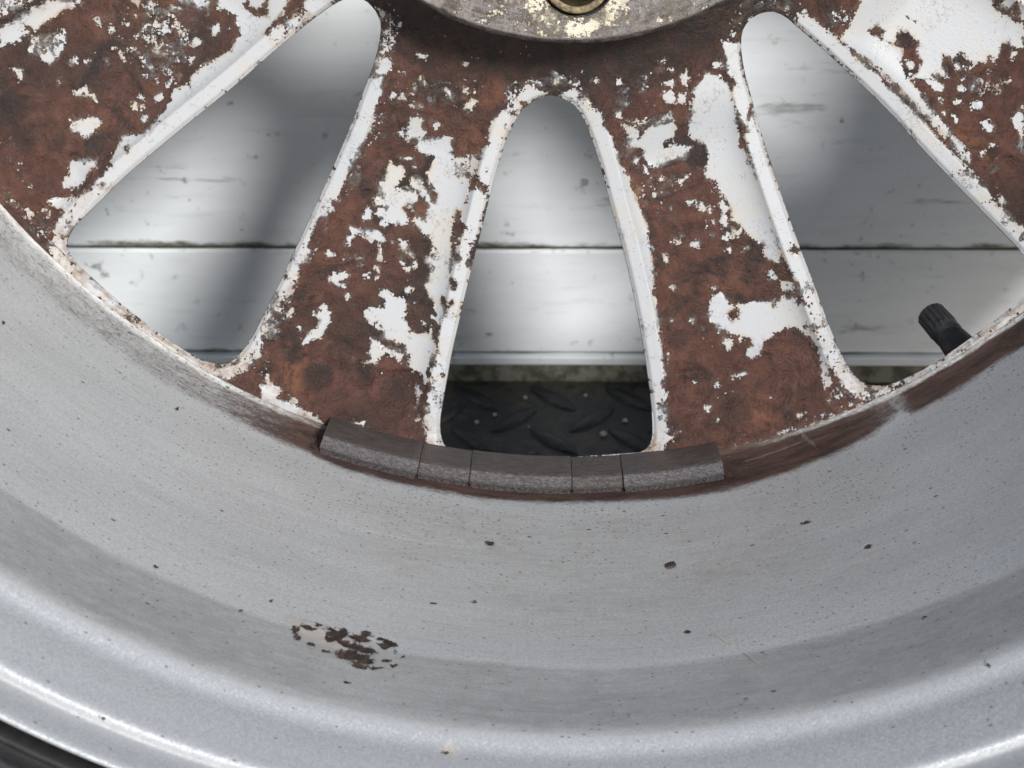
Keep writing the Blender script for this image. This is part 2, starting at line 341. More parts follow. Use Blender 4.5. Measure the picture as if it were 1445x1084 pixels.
FLAKY = '''-0.15;-311,-1082,-236,-1065,-253,-1136,-283,-1174,-312,-1136
-0.35;-561,-1089,-535,-1064,-546,-1156,-597,-1190,-619,-1215,-605,-1177
-0.35;-518,-999,-464,-1016,-477,-1036,-523,-1053,-535,-1036
-0.35;-691,-1265,-674,-1257,-680,-1325,-725,-1402,-769,-1456,-740,-1456,-711,-1376
-0.2;-831,-1584,-810,-1611,-809,-1682,-767,-1722,-793,-1736,-835,-1700
-0.2;-355,-1644,-325,-1626,-334,-1697,-360,-1688
-0.2;-470,-1842,-379,-1851,-405,-1828,-404,-1797,-369,-1769,-379,-1851
-0.3;-606,-1620,-559,-1611,-577,-1665,-603,-1661
-0.3;-825,-1469,-759,-1417,-726,-1417,-750,-1504,-799,-1561,-829,-1561
-0.3;-556,-1487,-505,-1496,-476,-1584,-523,-1549
-0.1;-483,-742,-445,-741,-445,-777,-460,-809,-497,-809,-482,-781
-0.3;-505,-960,-476,-960,-481,-993,-514,-1001,-527,-1034,-527,-1001
-0.3;-271,-1080,-237,-1068,-242,-1109,-263,-1151,-296,-1109
-0.3;-166,-874,30,-857,35,-894,-72,-882,-129,-902,-175,-951,-179,-910
-0.3;19,-930,52,-930,44,-951
-0.9;-490,-862,-211,-862,-212,-951,-500,-951
-0.2;337,-1157,400,-1148,434,-1178,436,-1216,411,-1216,401,-1194,367,-1169
-0.2;132,-972,268,-951,285,-988,179,-1029,154,-1021
-0.2;315,-898,347,-869,325,-971,293,-979
-0.45;161,-1132,195,-1149,223,-1111,290,-1115,317,-1161,250,-1191,201,-1226,179,-1191
-1.0;-5,-849,362,-825,349,-946,78,-947
-0.25;282,-1249,298,-1228,315,-1245,324,-1257,291,-1266
-0.25;353,-1249,378,-1236,408,-1253,371,-1270
-0.25;622,-1419,660,-1419,708,-1536,688,-1551,658,-1551,629,-1471
-0.25;310,-1189,385,-1189,391,-1227,319,-1219
-0.35;174,-1134,203,-1154,213,-1218,201,-1226
-0.35;224,-1327,241,-1353,243,-1413,234,-1413
-0.5;212,-1118,287,-1118,334,-1160,276,-1185,226,-1177
-0.3;526,-1859,666,-1809,819,-1732,821,-1759,667,-1831,590,-1850
-0.3;721,-1692,754,-1683,819,-1718,820,-1736,715,-1755
-0.3;236,-1702,279,-1720,285,-1783,251,-1783
-0.3;264,-1597,298,-1606,287,-1668,266,-1682
-0.3;261,-1842,329,-1810,343,-1828,300,-1865
-0.7;547,-1841,818,-1700,822,-1772,548,-1873
-0.2;806,-762,855,-762,874,-802,859,-826,828,-790
-0.2;659,-681,744,-685,723,-733,692,-760,662,-729
-0.2;1049,-858,1143,-858,1149,-927,1075,-927
0.05;731,-793,806,-829,857,-869,949,-958,1059,-1065,1045,-1098,973,-1007,851,-901
0.05;842,-694,912,-710,911,-750,877,-730
-0.35;-1462,-849,-1441,-849,-1431,-873,-1445,-898,-1461,-891
-0.35;-1328,-828,-1294,-812,-1286,-820,-1300,-844,-1321,-844
-0.35;-1364,-873,-1317,-848,-1319,-881,-1355,-914
-0.35;-1428,-784,-1406,-764,-1318,-747,-1326,-804,-1386,-832,-1431,-820
-0.35;-1088,-683,-991,-695,-1010,-743,-1059,-751,-1091,-727
-0.35;-1172,-719,-1131,-719,-1133,-751,-1166,-751
-0.8;-1253,-703,-989,-671,-951,-731,-998,-840,-1063,-897,-1141,-873,-1200,-771
-0.15;-515,-670,-486,-689,-446,-717,-447,-755,-469,-783,-460,-826,-485,-860,-519,-860,-493,-764
-0.15;-768,-736,-725,-745,-726,-779,-770,-793
-0.4;-517,-957,-478,-957,-484,-996,-529,-1035
-0.4;-549,-1045,-499,-1015,-587,-1196,-612,-1184
-0.3;-1372,-1120,-1333,-1102,-1342,-1139,-1355,-1139
-0.3;-1512,-1148,-1482,-1161,-1440,-1199,-1370,-1275,-1347,-1302,-1430,-1302,-1486,-1212,-1515,-1180
-0.3;-1366,-1221,-1323,-1227,-1331,-1256,-1367,-1234
-0.3;-1429,-1205,-1390,-1199,-1364,-1262,-1389,-1263'''
DISHES = [(-67.2, -169.3, 6.5), (-56.0, -167.9, 4.2), (-46.7, -172.3, 6.5), (55.4, -168.3, 9.2), (34.6, -171.0, 6.5), (41.8, -182.2, 4.6), (-137.0, -116.3, 10.6), (110.3, -90.6, 5.8)]
GRIT =  [(-0.0119, 0.1468, 0.001), (-0.0321, 0.1289, 0.001), (0.0205, 0.1207, 0.0015), (0.03, 0.1304, 0.0011), (-0.0246, 0.1343, 0.0009), (-0.0183, 0.1337, 0.0006), (-0.0104, 0.1263, 0.0006), (0.0121, 0.1647, 0.0007), (0.0139, 0.149, 0.0007), (-0.0348, 0.1619, 0.0008)]

SPOTS =  [(-68.1, -168.2, 4.2, 0.9), (-56.0, -167.7, 2.6, 0.85), (-46.5, -171.7, 4.2, 0.7), (31.2, -157.7, 3.0, 0.5), (47.4, -177.8, 3.8, 0.6), (34.5, -108.3, 2.6, 0.9), (17.7, -111.1, 1.9, 0.9), (-147.4, -95.4, 5.3, 0.8), (-145.1, -102.0, 4.2, 0.7), (-126.4, -104.8, 3.4, 0.85), (-134.8, -103.8, 2.6, 0.6), (-113.4, -77.9, 3.8, 0.3), (18.4, -99.9, 2.3, 0.6), (22.8, -128.3, 1.9, 0.7), (112.1, -106.3, 1.9, 0.7), (-72.3, -122.7, 2.6, 0.7), (-76.4, -130.4, 3.0, 0.6), (-29.3, -90.7, 2.6, 0.7), (64.0, -155.6, 2.6, 0.6), (-30.1, -79.7, 11.3, 0.5)]
BLISTER =  [(-14.81, 98.8, 1.87, 2.1), (-15.07, 100.4, 1.2, 1.5), (-13.4, 97.4, 1.45, 0.94), (-12.91, 95.2, 0.79, 0.74), (-11.39, 97.0, 1.46, 1.48), (-11.66, 98.7, 1.12, 1.26), (-11.02, 99.6, 0.78, 0.86), (-14.17, 100.8, 1.43, 0.97), (-13.51, 101.2, 1.65, 0.86), (-12.7, 101.5, 1.54, 0.97), (-13.53, 105.1, 3.38, 1.37), (-14.04, 106.5, 1.62, 0.84), (-12.71, 106.1, 2.18, 1.47), (-12.96, 108.1, 1.94, 1.04), (-10.9, 105.8, 0.99, 0.85), (-11.42, 104.3, 0.66, 0.53), (-12.07, 95.7, 0.56, 0.53), (-16.54, 98.3, 1.41, 1.03), (-17.23, 101.1, 0.75, 1.48), (-16.95, 103.7, 1.07, 1.04), (-16.11, 104.6, 1.61, 0.94), (-15.17, 106.0, 1.39, 0.94), (-15.97, 96.4, 0.77, 0.73), (-15.15, 96.6, 1.32, 0.84), (-14.39, 97.0, 1.11, 1.46), (-11.57, 107.2, 0.76, 0.53), (-15.99, 111.0, 0.47, 0.51), (-13.38, 116.3, 0.73, 0.6), (-10.46, 101.4, 0.45, 0.44), (-12.18, 108.1, 1.08, 0.73), (-8.54, 106.1, 0.22, 0.32)]
MARKS = [(-5.71, 42.9, 1.3, 1.5), (7.05, 54.8, 1.6, 2.1), (17.13, 46.7, 1.2, 0.9), (20.35, 67.0, 1.1, 1.2), (7.36, 87.0, 0.8, 0.8), (21.44, 103.0, 0.9, 0.5), (-19.21, 92.0, 0.4, 0.6), (-13.42, 116.2, 0.6, 0.5), (-26.54, 96.4, 0.5, 0.7), (-20.73, 100.0, 0.5, 0.4), (9.86, 117.4, 0.5, 0.5), (-44.42, 39.7, 0.4, 0.9), (-30.92, 23.4, 0.6, 1.1), (23.34, 126.4, 0.4, 0.5), (-9.14, 76.2, 0.7, 0.5), (-6.4, 73.3, 0.5, 0.7)]

def dec(s):
    return np.array([int(v) for v in s.split(',')], float).reshape(-1, 2) / 10.0
WINDOWS = {k: dec(v) for k, v in WINDOWS.items()}
PAINT = [dec(l) for l in PAINT.split('\n')]
BARE = [dec(l) for l in BARE.split('\n')]
FLAKY = [(float(l.split(';')[0]), dec(l.split(';')[1])) for l in FLAKY.split('\n')]

# ------------------------------------------------------------------ helpers
def tag(o, label=None, cat=None, group=None, kind=None):
    if label: o['label'] = label
    if cat: o['category'] = cat
    if group: o['group'] = group
    if kind: o['kind'] = kind
    return o

def empty(name, loc=(0, 0, 0)):
    o = bpy.data.objects.new(name, None)
    COL.objects.link(o)
    o.location = loc
    o.empty_display_size = 0.05
    return o

def mesh(name, verts, quads, mat, parent=None, smooth=True, tris=None, attrs=None, angle=None):
    verts = np.asarray(verts, np.float32).reshape(-1, 3)
    quads = np.asarray(quads, np.int32).reshape(-1, 4)
    tris = np.zeros((0, 3), np.int32) if tris is None else np.asarray(tris, np.int32).reshape(-1, 3)
    me = bpy.data.meshes.new(name)
    me.vertices.add(len(verts))
    me.vertices.foreach_set('co', verts.ravel())
    nl = quads.size + tris.size
    me.loops.add(nl)
    me.loops.foreach_set('vertex_index', np.concatenate([quads.ravel(), tris.ravel()]))
    nq, nt = len(quads), len(tris)
    me.polygons.add(nq + nt)
    st = np.concatenate([np.arange(nq) * 4, nq * 4 + np.arange(nt) * 3]).astype(np.int32)
    me.polygons.foreach_set('loop_start', st)
    me.polygons.foreach_set('use_smooth', np.full(nq + nt, bool(smooth)))
    me.update(calc_edges=True)
    if attrs:
        for k, v in attrs.items():
            a = me.attributes.new(k, 'FLOAT', 'POINT')
            a.data.foreach_set('value', np.asarray(v, np.float32))
    if smooth and angle:
        me.set_sharp_from_angle(angle=R(angle))
    if mat: me.materials.append(mat)
    o = bpy.data.objects.new(name, me)
    COL.objects.link(o)
    if parent: o.parent = parent
    return o

def grid_quads(nr, nc, wrap=False, base=0):
    i = np.arange(nr - 1)[:, None]
    j = np.arange(nc if wrap else nc - 1)[None, :]
    j2 = (j + 1) % nc
    return np.stack([base + i * nc + j, base + i * nc + j2, base + (i + 1) * nc + j2, base + (i + 1) * nc + j], -1).reshape(-1, 4)

def sm(a, b, v):
    t = np.clip((v - a) / (b - a), 0, 1)
    return t * t * (3 - 2 * t)

def polar(r, th, z):                  # theta from straight down, towards +x ; wheel coordinates moved to the contact point
    return np.stack(np.broadcast_arrays(r * np.sin(th), -r * np.cos(th) + TYRE_R, z), -1)

def sdist(P, poly, clip=2.5):
    """signed distance (positive inside) of the points P to a polygon, far ones left at -clip"""
    out = np.full(len(P), -clip)
    lo, hi = poly.min(0) - clip, poly.max(0) + clip
    idx = np.where((P[:, 0] > lo[0]) & (P[:, 0] < hi[0]) & (P[:, 1] > lo[1]) & (P[:, 1] < hi[1]))[0]
    if not len(idx): return out
    p = P[idx]
    d2 = np.full(len(p), 1e9)
    ins = np.zeros(len(p), bool)
    n = len(poly)
    for k in range(n):
        a, b = poly[k], poly[(k + 1) % n]
        e = b - a
        w = p - a
        t = np.clip((w @ e) / max(e @ e, 1e-9), 0, 1)
        d2 = np.minimum(d2, ((w - t[:, None] * e) ** 2).sum(1))
        c = (a[1] > p[:, 1]) != (b[1] > p[:, 1])
        if abs(e[1]) > 1e-9:
            ins ^= c & (p[:, 0] < a[0] + (p[:, 1] - a[1]) * e[0] / e[1])
    d = np.sqrt(d2)
    out[idx] = np.clip(np.where(ins, d, -d), -clip, clip)
    return out

def vnoise(P, scale, seed, octaves=4, rough=0.55):
    """value noise on 2-D points, about -1..1"""
    g = np.random.default_rng(seed)
    T = g.uniform(-1, 1, (256, 256))
    out = np.zeros(len(P)); amp = 1.0; tot = 0
    for o in range(octaves):
        q = P * scale * 2 ** o + 37.7 * o
        i = np.floor(q).astype(int); f = q - i
        f = f * f * (3 - 2 * f)
        a = T[i[:, 0] % 256, i[:, 1] % 256]; b = T[(i[:, 0] + 1) % 256, i[:, 1] % 256]
        c = T[i[:, 0] % 256, (i[:, 1] + 1) % 256]; d = T[(i[:, 0] + 1) % 256, (i[:, 1] + 1) % 256]
        out += amp * ((a * (1 - f[:, 0]) + b * f[:, 0]) * (1 - f[:, 1]) + (c * (1 - f[:, 0]) + d * f[:, 0]) * f[:, 1])
        tot += amp; amp *= rough
    return out / tot * 1.6

class NT:
    """small helper round a material's node tree"""
    def __init__(s, name):
        s.m = bpy.data.materials.new(name)
        s.m.use_nodes = True
        s.t = s.m.node_tree
        s.t.nodes.clear()
        s.out = s.t.nodes.new('ShaderNodeOutputMaterial')
        s.b = s.t.nodes.new('ShaderNodeBsdfPrincipled')
        s.t.links.new(s.b.outputs[0], s.out.inputs[0])
        s.tc = s.t.nodes.new('ShaderNodeTexCoord')
        s.obj = s.tc.outputs['Object']
    def put(s, sock, v):
        if isinstance(v, bpy.types.NodeSocket): s.t.links.new(v, sock)
        elif isinstance(v, (tuple, list)) and len(v) == 3 and sock.type == 'RGBA': sock.default_value = (*v, 1)
        else: sock.default_value = v
    def set(s, **k):
        for n, v in k.items(): s.put(s.b.inputs[n.replace('_', ' ')], v)
    def noise(s, scale, detail=4, rough=0.55, vec=None, dist=0.0, col=False):
        n = s.t.nodes.new('ShaderNodeTexNoise')
        s.put(n.inputs['Vector'], vec or s.obj)
        n.inputs['Scale'].default_value = scale
        n.inputs['Detail'].default_value = detail
        n.inputs['Roughness'].default_value = rough
        n.inputs['Distortion'].default_value = dist
        return n.outputs[1 if col else 0]
    def vor(s, scale, vec=None, out='Distance', rand=1.0, feature='F1'):
        n = s.t.nodes.new('ShaderNodeTexVoronoi')
        n.feature = feature
        s.put(n.inputs['Vector'], vec or s.obj)
        n.inputs['Scale'].default_value = scale
        n.inputs['Randomness'].default_value = rand
        return n.outputs[out]
    def attr(s, name):
        n = s.t.nodes.new('ShaderNodeAttribute')
        n.attribute_name = name
        return n.outputs['Fac']
    def math(s, op, a, b=0.0, c=None, clamp=False):
        n = s.t.nodes.new('ShaderNodeMath')
        n.operation = op; n.use_clamp = clamp
        s.put(n.inputs[0], a); s.put(n.inputs[1], b)
        if c is not None: s.put(n.inputs[2], c)
        return n.outputs[0]
    def rng(s, v, a, b, c=0.0, d=1.0, smooth=True):
        n = s.t.nodes.new('ShaderNodeMapRange')
        n.interpolation_type = 'SMOOTHSTEP' if smooth else 'LINEAR'
        s.put(n.inputs[0], v)
        for k, x in enumerate((a, b, c, d)): s.put(n.inputs[k + 1], x)
        return n.outputs[0]
    def mix(s, f, a, b):
        n = s.t.nodes.new('ShaderNodeMix')
        n.data_type = 'RGBA'
        s.put(n.inputs[0], f); s.put(n.inputs[6], a); s.put(n.inputs[7], b)
        return n.outputs[2]
    def comb(s, x, y, z=0.0):
        n = s.t.nodes.new('ShaderNodeCombineXYZ')
        for k, v in enumerate((x, y, z)): s.put(n.inputs[k], v)
        return n.outputs[0]
    def sep(s, v):
        n = s.t.nodes.new('ShaderNodeSeparateXYZ'); s.put(n.inputs[0], v); return n.outputs
    def map(s, vec, scale=(1, 1, 1)):
        n = s.t.nodes.new('ShaderNodeMapping'); s.put(n.inputs[0], vec); n.inputs['Scale'].default_value = scale
        return n.outputs[0]
    def bump(s, h, dist=1.0, strength=1.0, normal=None):
        n = s.t.nodes.new('ShaderNodeBump')
        n.inputs['Strength'].default_value = strength
        n.inputs['Distance'].default_value = dist
        s.put(n.inputs['Height'], h)
        if normal: s.put(n.inputs['Normal'], normal)
        return n.outputs[0]

# ------------------------------------------------------------------ materials
def mat_casting(name, hub=False):
    s = NT(name)
    p = s.attr('paint')
    n1 = s.noise(650, 6, 0.68, dist=0.3)
    n2 = s.noise(2600, 3, 0.6)
    n3 = s.noise(130, 4, 0.6)
    f = s.math('ADD', p, s.math('MULTIPLY', s.math('SUBTRACT', n1, 0.5), 2.4))
    f = s.math('ADD', f, s.math('MULTIPLY', s.math('SUBTRACT', n2, 0.5), 1.7))
    # islands and pinholes: every small cell of the film holds on, or lets go, by itself
    wv = s.t.nodes.new('ShaderNodeVectorMath'); wv.operation = 'MULTIPLY_ADD'
    s.put(wv.inputs[0], s.noise(900, 3, 0.6, col=True)); wv.inputs[1].default_value = (0.0009,) * 3; s.put(wv.inputs[2], s.obj)
    for sc_, am_ in ((420, 1.5), (1050, 1.5)):
        dv = s.vor(sc_, vec=wv.outputs[0]); cv = s.sep(s.vor(sc_, vec=wv.outputs[0], out='Color'))[0]
        f = s.math('ADD', f, s.math('MULTIPLY', s.math('MULTIPLY', s.math('SUBTRACT', cv, 0.5), am_), s.rng(dv, 0.55, 0.25)))
    # here and there the deposit thins out gradually instead of ending at a flake's edge
    w_ = s.math('ADD', 0.05, s.math('MULTIPLY', s.rng(n3, 0.49, 0.64), 0.95))
    mask = s.rng(f, s.math('MULTIPLY', w_, -1.0), w_)
    # rust and baked brake dust
    a = s.noise(60, 5, 0.6, dist=0.6)
    b = s.noise(240, 6, 0.7, dist=0.4)
    c = s.noise(1500, 4, 0.7)
    if hub: lo, hi, dk, og = (0.16, 0.115, 0.092), (0.38, 0.345, 0.315), (0.035, 0.024, 0.020), (0.22, 0.095, 0.04)
    else: lo, hi, dk, og = (0.068, 0.031, 0.022), (0.132, 0.057, 0.038), (0.026, 0.018, 0.016), (0.23, 0.092, 0.042)
    rust = s.mix(s.rng(s.math('ADD', s.math('MULTIPLY', b, 0.6), s.math('MULTIPLY', a, 0.4)), 0.38, 0.62), lo, hi)
    rust = s.mix(s.math('MULTIPLY', s.math('MULTIPLY', s.rng(a, 0.54, 0.70), s.rng(b, 0.42, 0.60)), 0.8), rust, og)
    rust = s.mix(s.math('MULTIPLY', s.rng(s.noise(70, 6, 0.7, dist=0.8), 0.48, 0.64), 0.9), rust, dk)
    rust = s.mix(s.math('MULTIPLY', s.attr('tone'), s.rng(b, 0.3, 0.62, 0.55, 1.0)), rust, (0.024, 0.0175, 0.0155))
    rust = s.mix(s.math('MULTIPLY', s.rng(c, 0.58, 0.78), 0.45), rust, (0.22, 0.15, 0.11))
    rust = s.mix(s.math('MULTIPLY', s.rng(c, 0.47, 0.30), 0.5), rust, (0.02, 0.012, 0.010))
    if hub: rust = s.mix(s.attr('ring'), rust, s.mix(s.rng(b, 0.4, 0.6), (0.36, 0.36, 0.375), (0.26, 0.245, 0.24)))
    # pale worn haze on the rust beside the surviving paint
    hz = s.math('MULTIPLY', s.math('MULTIPLY', s.rng(p, -0.9, -0.05), s.rng(s.noise(300, 6, 0.75, dist=0.5), 0.46, 0.68)), 0.45)
    rust = s.mix(hz, rust, (0.34, 0.265, 0.215))
    # paint, yellowed and rust-stained near its edges
    near = s.rng(p, 0.0, 1.5, 1.0, 0.0)
    cream = s.math('MULTIPLY', s.rng(s.noise(45, 5, 0.65), 0.48, 0.66), 0.6)
    st = s.math('MULTIPLY', near, s.rng(s.noise(150, 5, 0.7), 0.44, 0.64))
    white = (0.455, 0.468, 0.482) if not hub else (0.66, 0.60, 0.47)
    paint = s.mix(s.math('MULTIPLY', s.rng(s.noise(180, 4, 0.6), 0.5, 0.75), 0.35), white, (0.43, 0.43, 0.43) if not hub else (0.50, 0.38, 0.20))
    if not hub: paint = s.mix(cream, paint, (0.49, 0.455, 0.395))
    paint = s.mix(s.math('MULTIPLY', st, 0.75), paint, (0.47, 0.39, 0.29))
    stain = s.attr('stain')
    paint = s.mix(s.math('MULTIPLY', stain, s.rng(b, 0.36, 0.62)), paint, s.mix(s.rng(n1, 0.42, 0.58), (0.34, 0.285, 0.225), (0.21, 0.125, 0.08)))
    pin = s.math('MULTIPLY', s.rng(s.vor(1250), 0.22, 0.12), s.rng(s.noise(200, 3), 0.50, 0.60))
    crack = s.math('MULTIPLY', s.rng(s.math('ABSOLUTE', s.math('SUBTRACT', s.noise(330, 5, 0.65, dist=0.5), 0.5)), 0.012, 0.004), s.rng(n3, 0.52, 0.60))
    pin = s.math('MAXIMUM', pin, crack)
    paint = s.mix(s.math('MULTIPLY', pin, 0.75), paint, (0.12, 0.09, 0.08))
    edge = s.math('MULTIPLY', s.rng(f, -0.05, 0.02), s.rng(f, 0.14, 0.05))
    col = s.mix(mask, rust, paint)
    col = s.mix(s.math('MULTIPLY', s.rng(f, -0.30, -0.06), s.math('SUBTRACT', 0.55, s.math('MULTIPLY', mask, 0.55))), col, (0.022, 0.013, 0.011))
    s.set(Base_Color=col, Roughness=s.mix(mask, s.rng(b, 0.35, 0.65, 0.30, 0.58), (0.46,) * 3), Metallic=0.0)
    s.b.inputs['Specular IOR Level'].default_value = 0.5
    h = s.math('MULTIPLY', s.math('MULTIPLY', s.math('ADD', b, s.math('MULTIPLY', c, 0.35)), s.math('SUBTRACT', 1.0, mask)), 0.0018)
    h = s.math('ADD', h, s.math('MULTIPLY', s.rng(f, -0.12, 0.10), 0.00062))
    h = s.math('ADD', h, s.math('MULTIPLY', s.noise(1400, 2, 0.5), 0.00007))
    s.put(s.b.inputs['Normal'], s.bump(h, 1.0, 0.9))
    return s.m

def mat_barrel():
    s = NT('silver_wheel_paint')
    u, v = s.attr('pu'), s.attr('pv')
    uv = s.comb(u, v)
    streak = s.map(uv, (0.22, 1.0, 1.0))
    chip = s.attr('chip')
    n1 = s.noise(1300, 5, 0.72, vec=s.map(uv, (0.5, 1, 1)))
    n2 = s.noise(420, 6, 0.72, vec=s.map(uv, (0.45, 1, 1)))
    brush = s.noise(1500, 3, 0.6, vec=s.map(uv, (0.03, 1, 1)))
    n3 = s.noise(60, 4, 0.6, vec=streak)
    fine = s.noise(3200, 3, 0.6, vec=s.map(uv, (0.45, 1, 1)))
    base = s.mix(s.rng(n3, 0.35, 0.65), (0.585, 0.60, 0.605), (0.65, 0.665, 0.668))
    base = s.mix(s.attr('lip'), base, (0.47, 0.49, 0.505))
    inner = s.math('SUBTRACT', 1.0, s.math('MULTIPLY', s.attr('lip'), 0.85))
    base = s.mix(s.math('MULTIPLY', s.math('MULTIPLY', s.rng(fine, 0.46, 0.64), 0.45), inner), base, (0.315, 0.295, 0.26))
    base = s.mix(s.math('MULTIPLY', s.math('MULTIPLY', s.rng(s.noise(1500, 4, 0.7, vec=s.map(uv, (0.4, 1, 1))), 0.50, 0.66), 0.30), inner), base, (0.34, 0.325, 0.29))
    base = s.mix(s.math('MULTIPLY', s.math('MULTIPLY', s.rng(brush, 0.48, 0.70), 0.30), inner), base, (0.36, 0.355, 0.34))
    dark_band = s.math('MULTIPLY', s.attr('dark_band'), s.rng(n2, 0.30, 0.62, 0.55, 1.0))
    base = s.mix(s.math('MULTIPLY', dark_band, 0.52), base, (0.20, 0.195, 0.185))
    # yellowish haze low down
    base = s.mix(s.math('MULTIPLY', s.attr('haze'), s.rng(n2, 0.35, 0.7, 0.2, 0.8)), base, (0.38, 0.36, 0.31))
    # fine dust specks and bigger flecks
    d1 = s.vor(1100, vec=s.map(uv, (0.6, 1, 1)))
    r1 = s.vor(1100, vec=s.map(uv, (0.6, 1, 1)), out='Color')
    spk = s.attr('spk')
    sp1 = s.math('MULTIPLY', s.rng(d1, 0.30, 0.18), s.math('LESS_THAN', s.sep(r1)[0], spk))
    d2 = s.vor(330, vec=s.map(uv, (0.6, 1, 1)))
    r2 = s.vor(330, vec=s.map(uv, (0.6, 1, 1)), out='Color')
    sp2 = s.math('MULTIPLY', s.rng(s.math('ADD', d2, s.math('MULTIPLY', n1, 0.1)), 0.21, 0.13), s.math('LESS_THAN', s.sep(r2)[0], s.math('MULTIPLY', spk, 0.40)))
    base = s.mix(s.math('MULTIPLY', sp1, 0.62), base, (0.055, 0.042, 0.035))
    base = s.mix(s.math('MULTIPLY', sp2, 0.85), base, (0.045, 0.035, 0.03))
    # brown band of baked dust in the cove beside the spokes
    br = s.attr('brown')
    bf = s.math('ADD', br, s.math('MULTIPLY', s.math('SUBTRACT', n2, 0.5), 0.7))
    bf = s.math('ADD', bf, s.math('MULTIPLY', s.math('SUBTRACT', n1, 0.5), 0.75))
    bm = s.math('MULTIPLY', s.rng(bf, 0.08, 0.85), s.rng(br, 0.0, 0.12))
    brown = s.mix(s.rng(s.noise(260, 6, 0.7, vec=streak), 0.36, 0.64), (0.048, 0.027, 0.022), (0.115, 0.066, 0.050))
    brown = s.mix(s.math('MULTIPLY', s.rng(n1, 0.55, 0.72), 0.5), brown, (0.24, 0.19, 0.15))
    col = s.mix(bm, base, brown)
    # paint chips down to dark corroded metal
    cf = s.math('ADD', chip, s.math('MULTIPLY', s.math('SUBTRACT', s.noise(900, 5, 0.75), 0.5), 2.8))
    cf = s.math('ADD', cf, s.math('MULTIPLY', s.math('SUBTRACT', n1, 0.5), 0.6))
    cm = s.rng(cf, -0.05, 0.05)
    dark = s.mix(s.rng(s.noise(500, 4, 0.7), 0.4, 0.62), (0.028, 0.021, 0.018), (0.10, 0.06, 0.043))
    col = s.mix(s.math('MULTIPLY', s.attr('blister'), s.rng(n2, 0.34, 0.56)), col, (0.60, 0.55, 0.47))
    col = s.mix(cm, col, dark)
    scr = s.attr('scratch')
    col = s.mix(s.math('MULTIPLY', scr, s.rng(n1, 0.35, 0.6, 0.4, 0.9)), col, (0.66, 0.66, 0.66))
    mask = s.math('SUBTRACT', 1.0, s.math('MAXIMUM', bm, cm))
    clean = s.math('MULTIPLY', mask, s.math('SUBTRACT', 1.0, s.math('MULTIPLY', s.attr('dark_band'), 0.6)))
    lip = s.attr('lip')
    s.set(Base_Color=col,
          Metallic=s.math('MULTIPLY', clean, s.rng(lip, 0, 1, 0.10, 0.25)),
          Roughness=s.mix(mask, (0.7,) * 3, s.rng(lip, 0, 1, 0.50, 0.50)))
    # metallic flake sparkle: each tiny cell tilts its own way
    cell = s.vor(3000, vec=s.comb(u, v), out='Color')
    geo = s.t.nodes.new('ShaderNodeNewGeometry')
    vm = s.t.nodes.new('ShaderNodeVectorMath'); vm.operation = 'SUBTRACT'
    s.put(vm.inputs[0], cell); vm.inputs[1].default_value = (0.5, 0.5, 0.5)
    vs = s.t.nodes.new('ShaderNodeVectorMath'); vs.operation = 'SCALE'
    s.put(vs.inputs[0], vm.outputs[0]); s.put(vs.inputs['Scale'], s.math('MULTIPLY', clean, s.rng(lip, 0, 1, 0.08, 0.24)))
    va = s.t.nodes.new('ShaderNodeVectorMath'); va.operation = 'ADD'
    h = s.math('MULTIPLY', s.rng(cf, -0.10, 0.10), -0.0004)
    h = s.math('ADD', h, s.math('MULTIPLY', s.math('MULTIPLY', bm, n1), 0.0004))
    h = s.math('ADD', h, s.math('MULTIPLY', fine, 0.00003))
    s.put(va.inputs[0], s.bump(h, 1.0, 0.9)); s.put(va.inputs[1], vs.outputs[0])
    vn = s.t.nodes.new('ShaderNodeVectorMath'); vn.operation = 'NORMALIZE'
    s.put(vn.inputs[0], va.outputs[0])
    s.put(s.b.inputs['Normal'], vn.outputs[0])
    return s.m

def mat_weight():
    s = NT('zinc_weight_metal')
    f = s.attr('front')
    n = s.noise(900, 5, 0.7)
    g = s.noise(160, 4, 0.6)
    sp = s.vor(1500)
    top = s.mix(s.rng(s.noise(500, 5, 0.7, vec=s.map(s.obj, (0.5, 1, 3))), 0.35, 0.65), (0.085, 0.072, 0.067), (0.150, 0.128, 0.118))
    fr = s.mix(s.rng(n, 0.36, 0.62), (0.105, 0.098, 0.100), (0.185, 0.175, 0.182))
    fr = s.mix(s.math('MULTIPLY', s.rng(sp, 0.16, 0.06), s.rng(g, 0.42, 0.56)), fr, (0.72, 0.71, 0.72))
    col = s.mix(s.rng(s.math('ADD', f, s.math('MULTIPLY', s.math('SUBTRACT', n, 0.5), 0.5)), 0.4, 0.65), top, fr)
    col = s.mix(s.math('MULTIPLY', s.rng(g, 0.52, 0.66), 0.45), col, (0.15, 0.115, 0.09))
    s.set(Base_Color=col, Roughness=0.55, Metallic=0.25)
    s.put(s.b.inputs['Normal'], s.bump(s.math('ADD', s.math('MULTIPLY', n, 0.0006), s.math('MULTIPLY', sp, 0.0002)), 1.0, 0.8))
    return s.m

def mat_simple(name, c0, c1, scale, rough=0.6, bump=0.0, metallic=0.0, spec=0.5, sx=(1, 1, 1)):
    s = NT(name)
    n = s.noise(scale, 6, 0.65, vec=s.map(s.obj, sx))
    s.set(Base_Color=s.mix(s.rng(n, 0.32, 0.68), c0, c1), Roughness=rough, Metallic=metallic)
    s.b.inputs['Specular IOR Level'].default_value = spec
    if bump: s.put(s.b.inputs['Normal'], s.bump(s.math('MULTIPLY', n, bump), 1.0, 1.0))
    return s.m

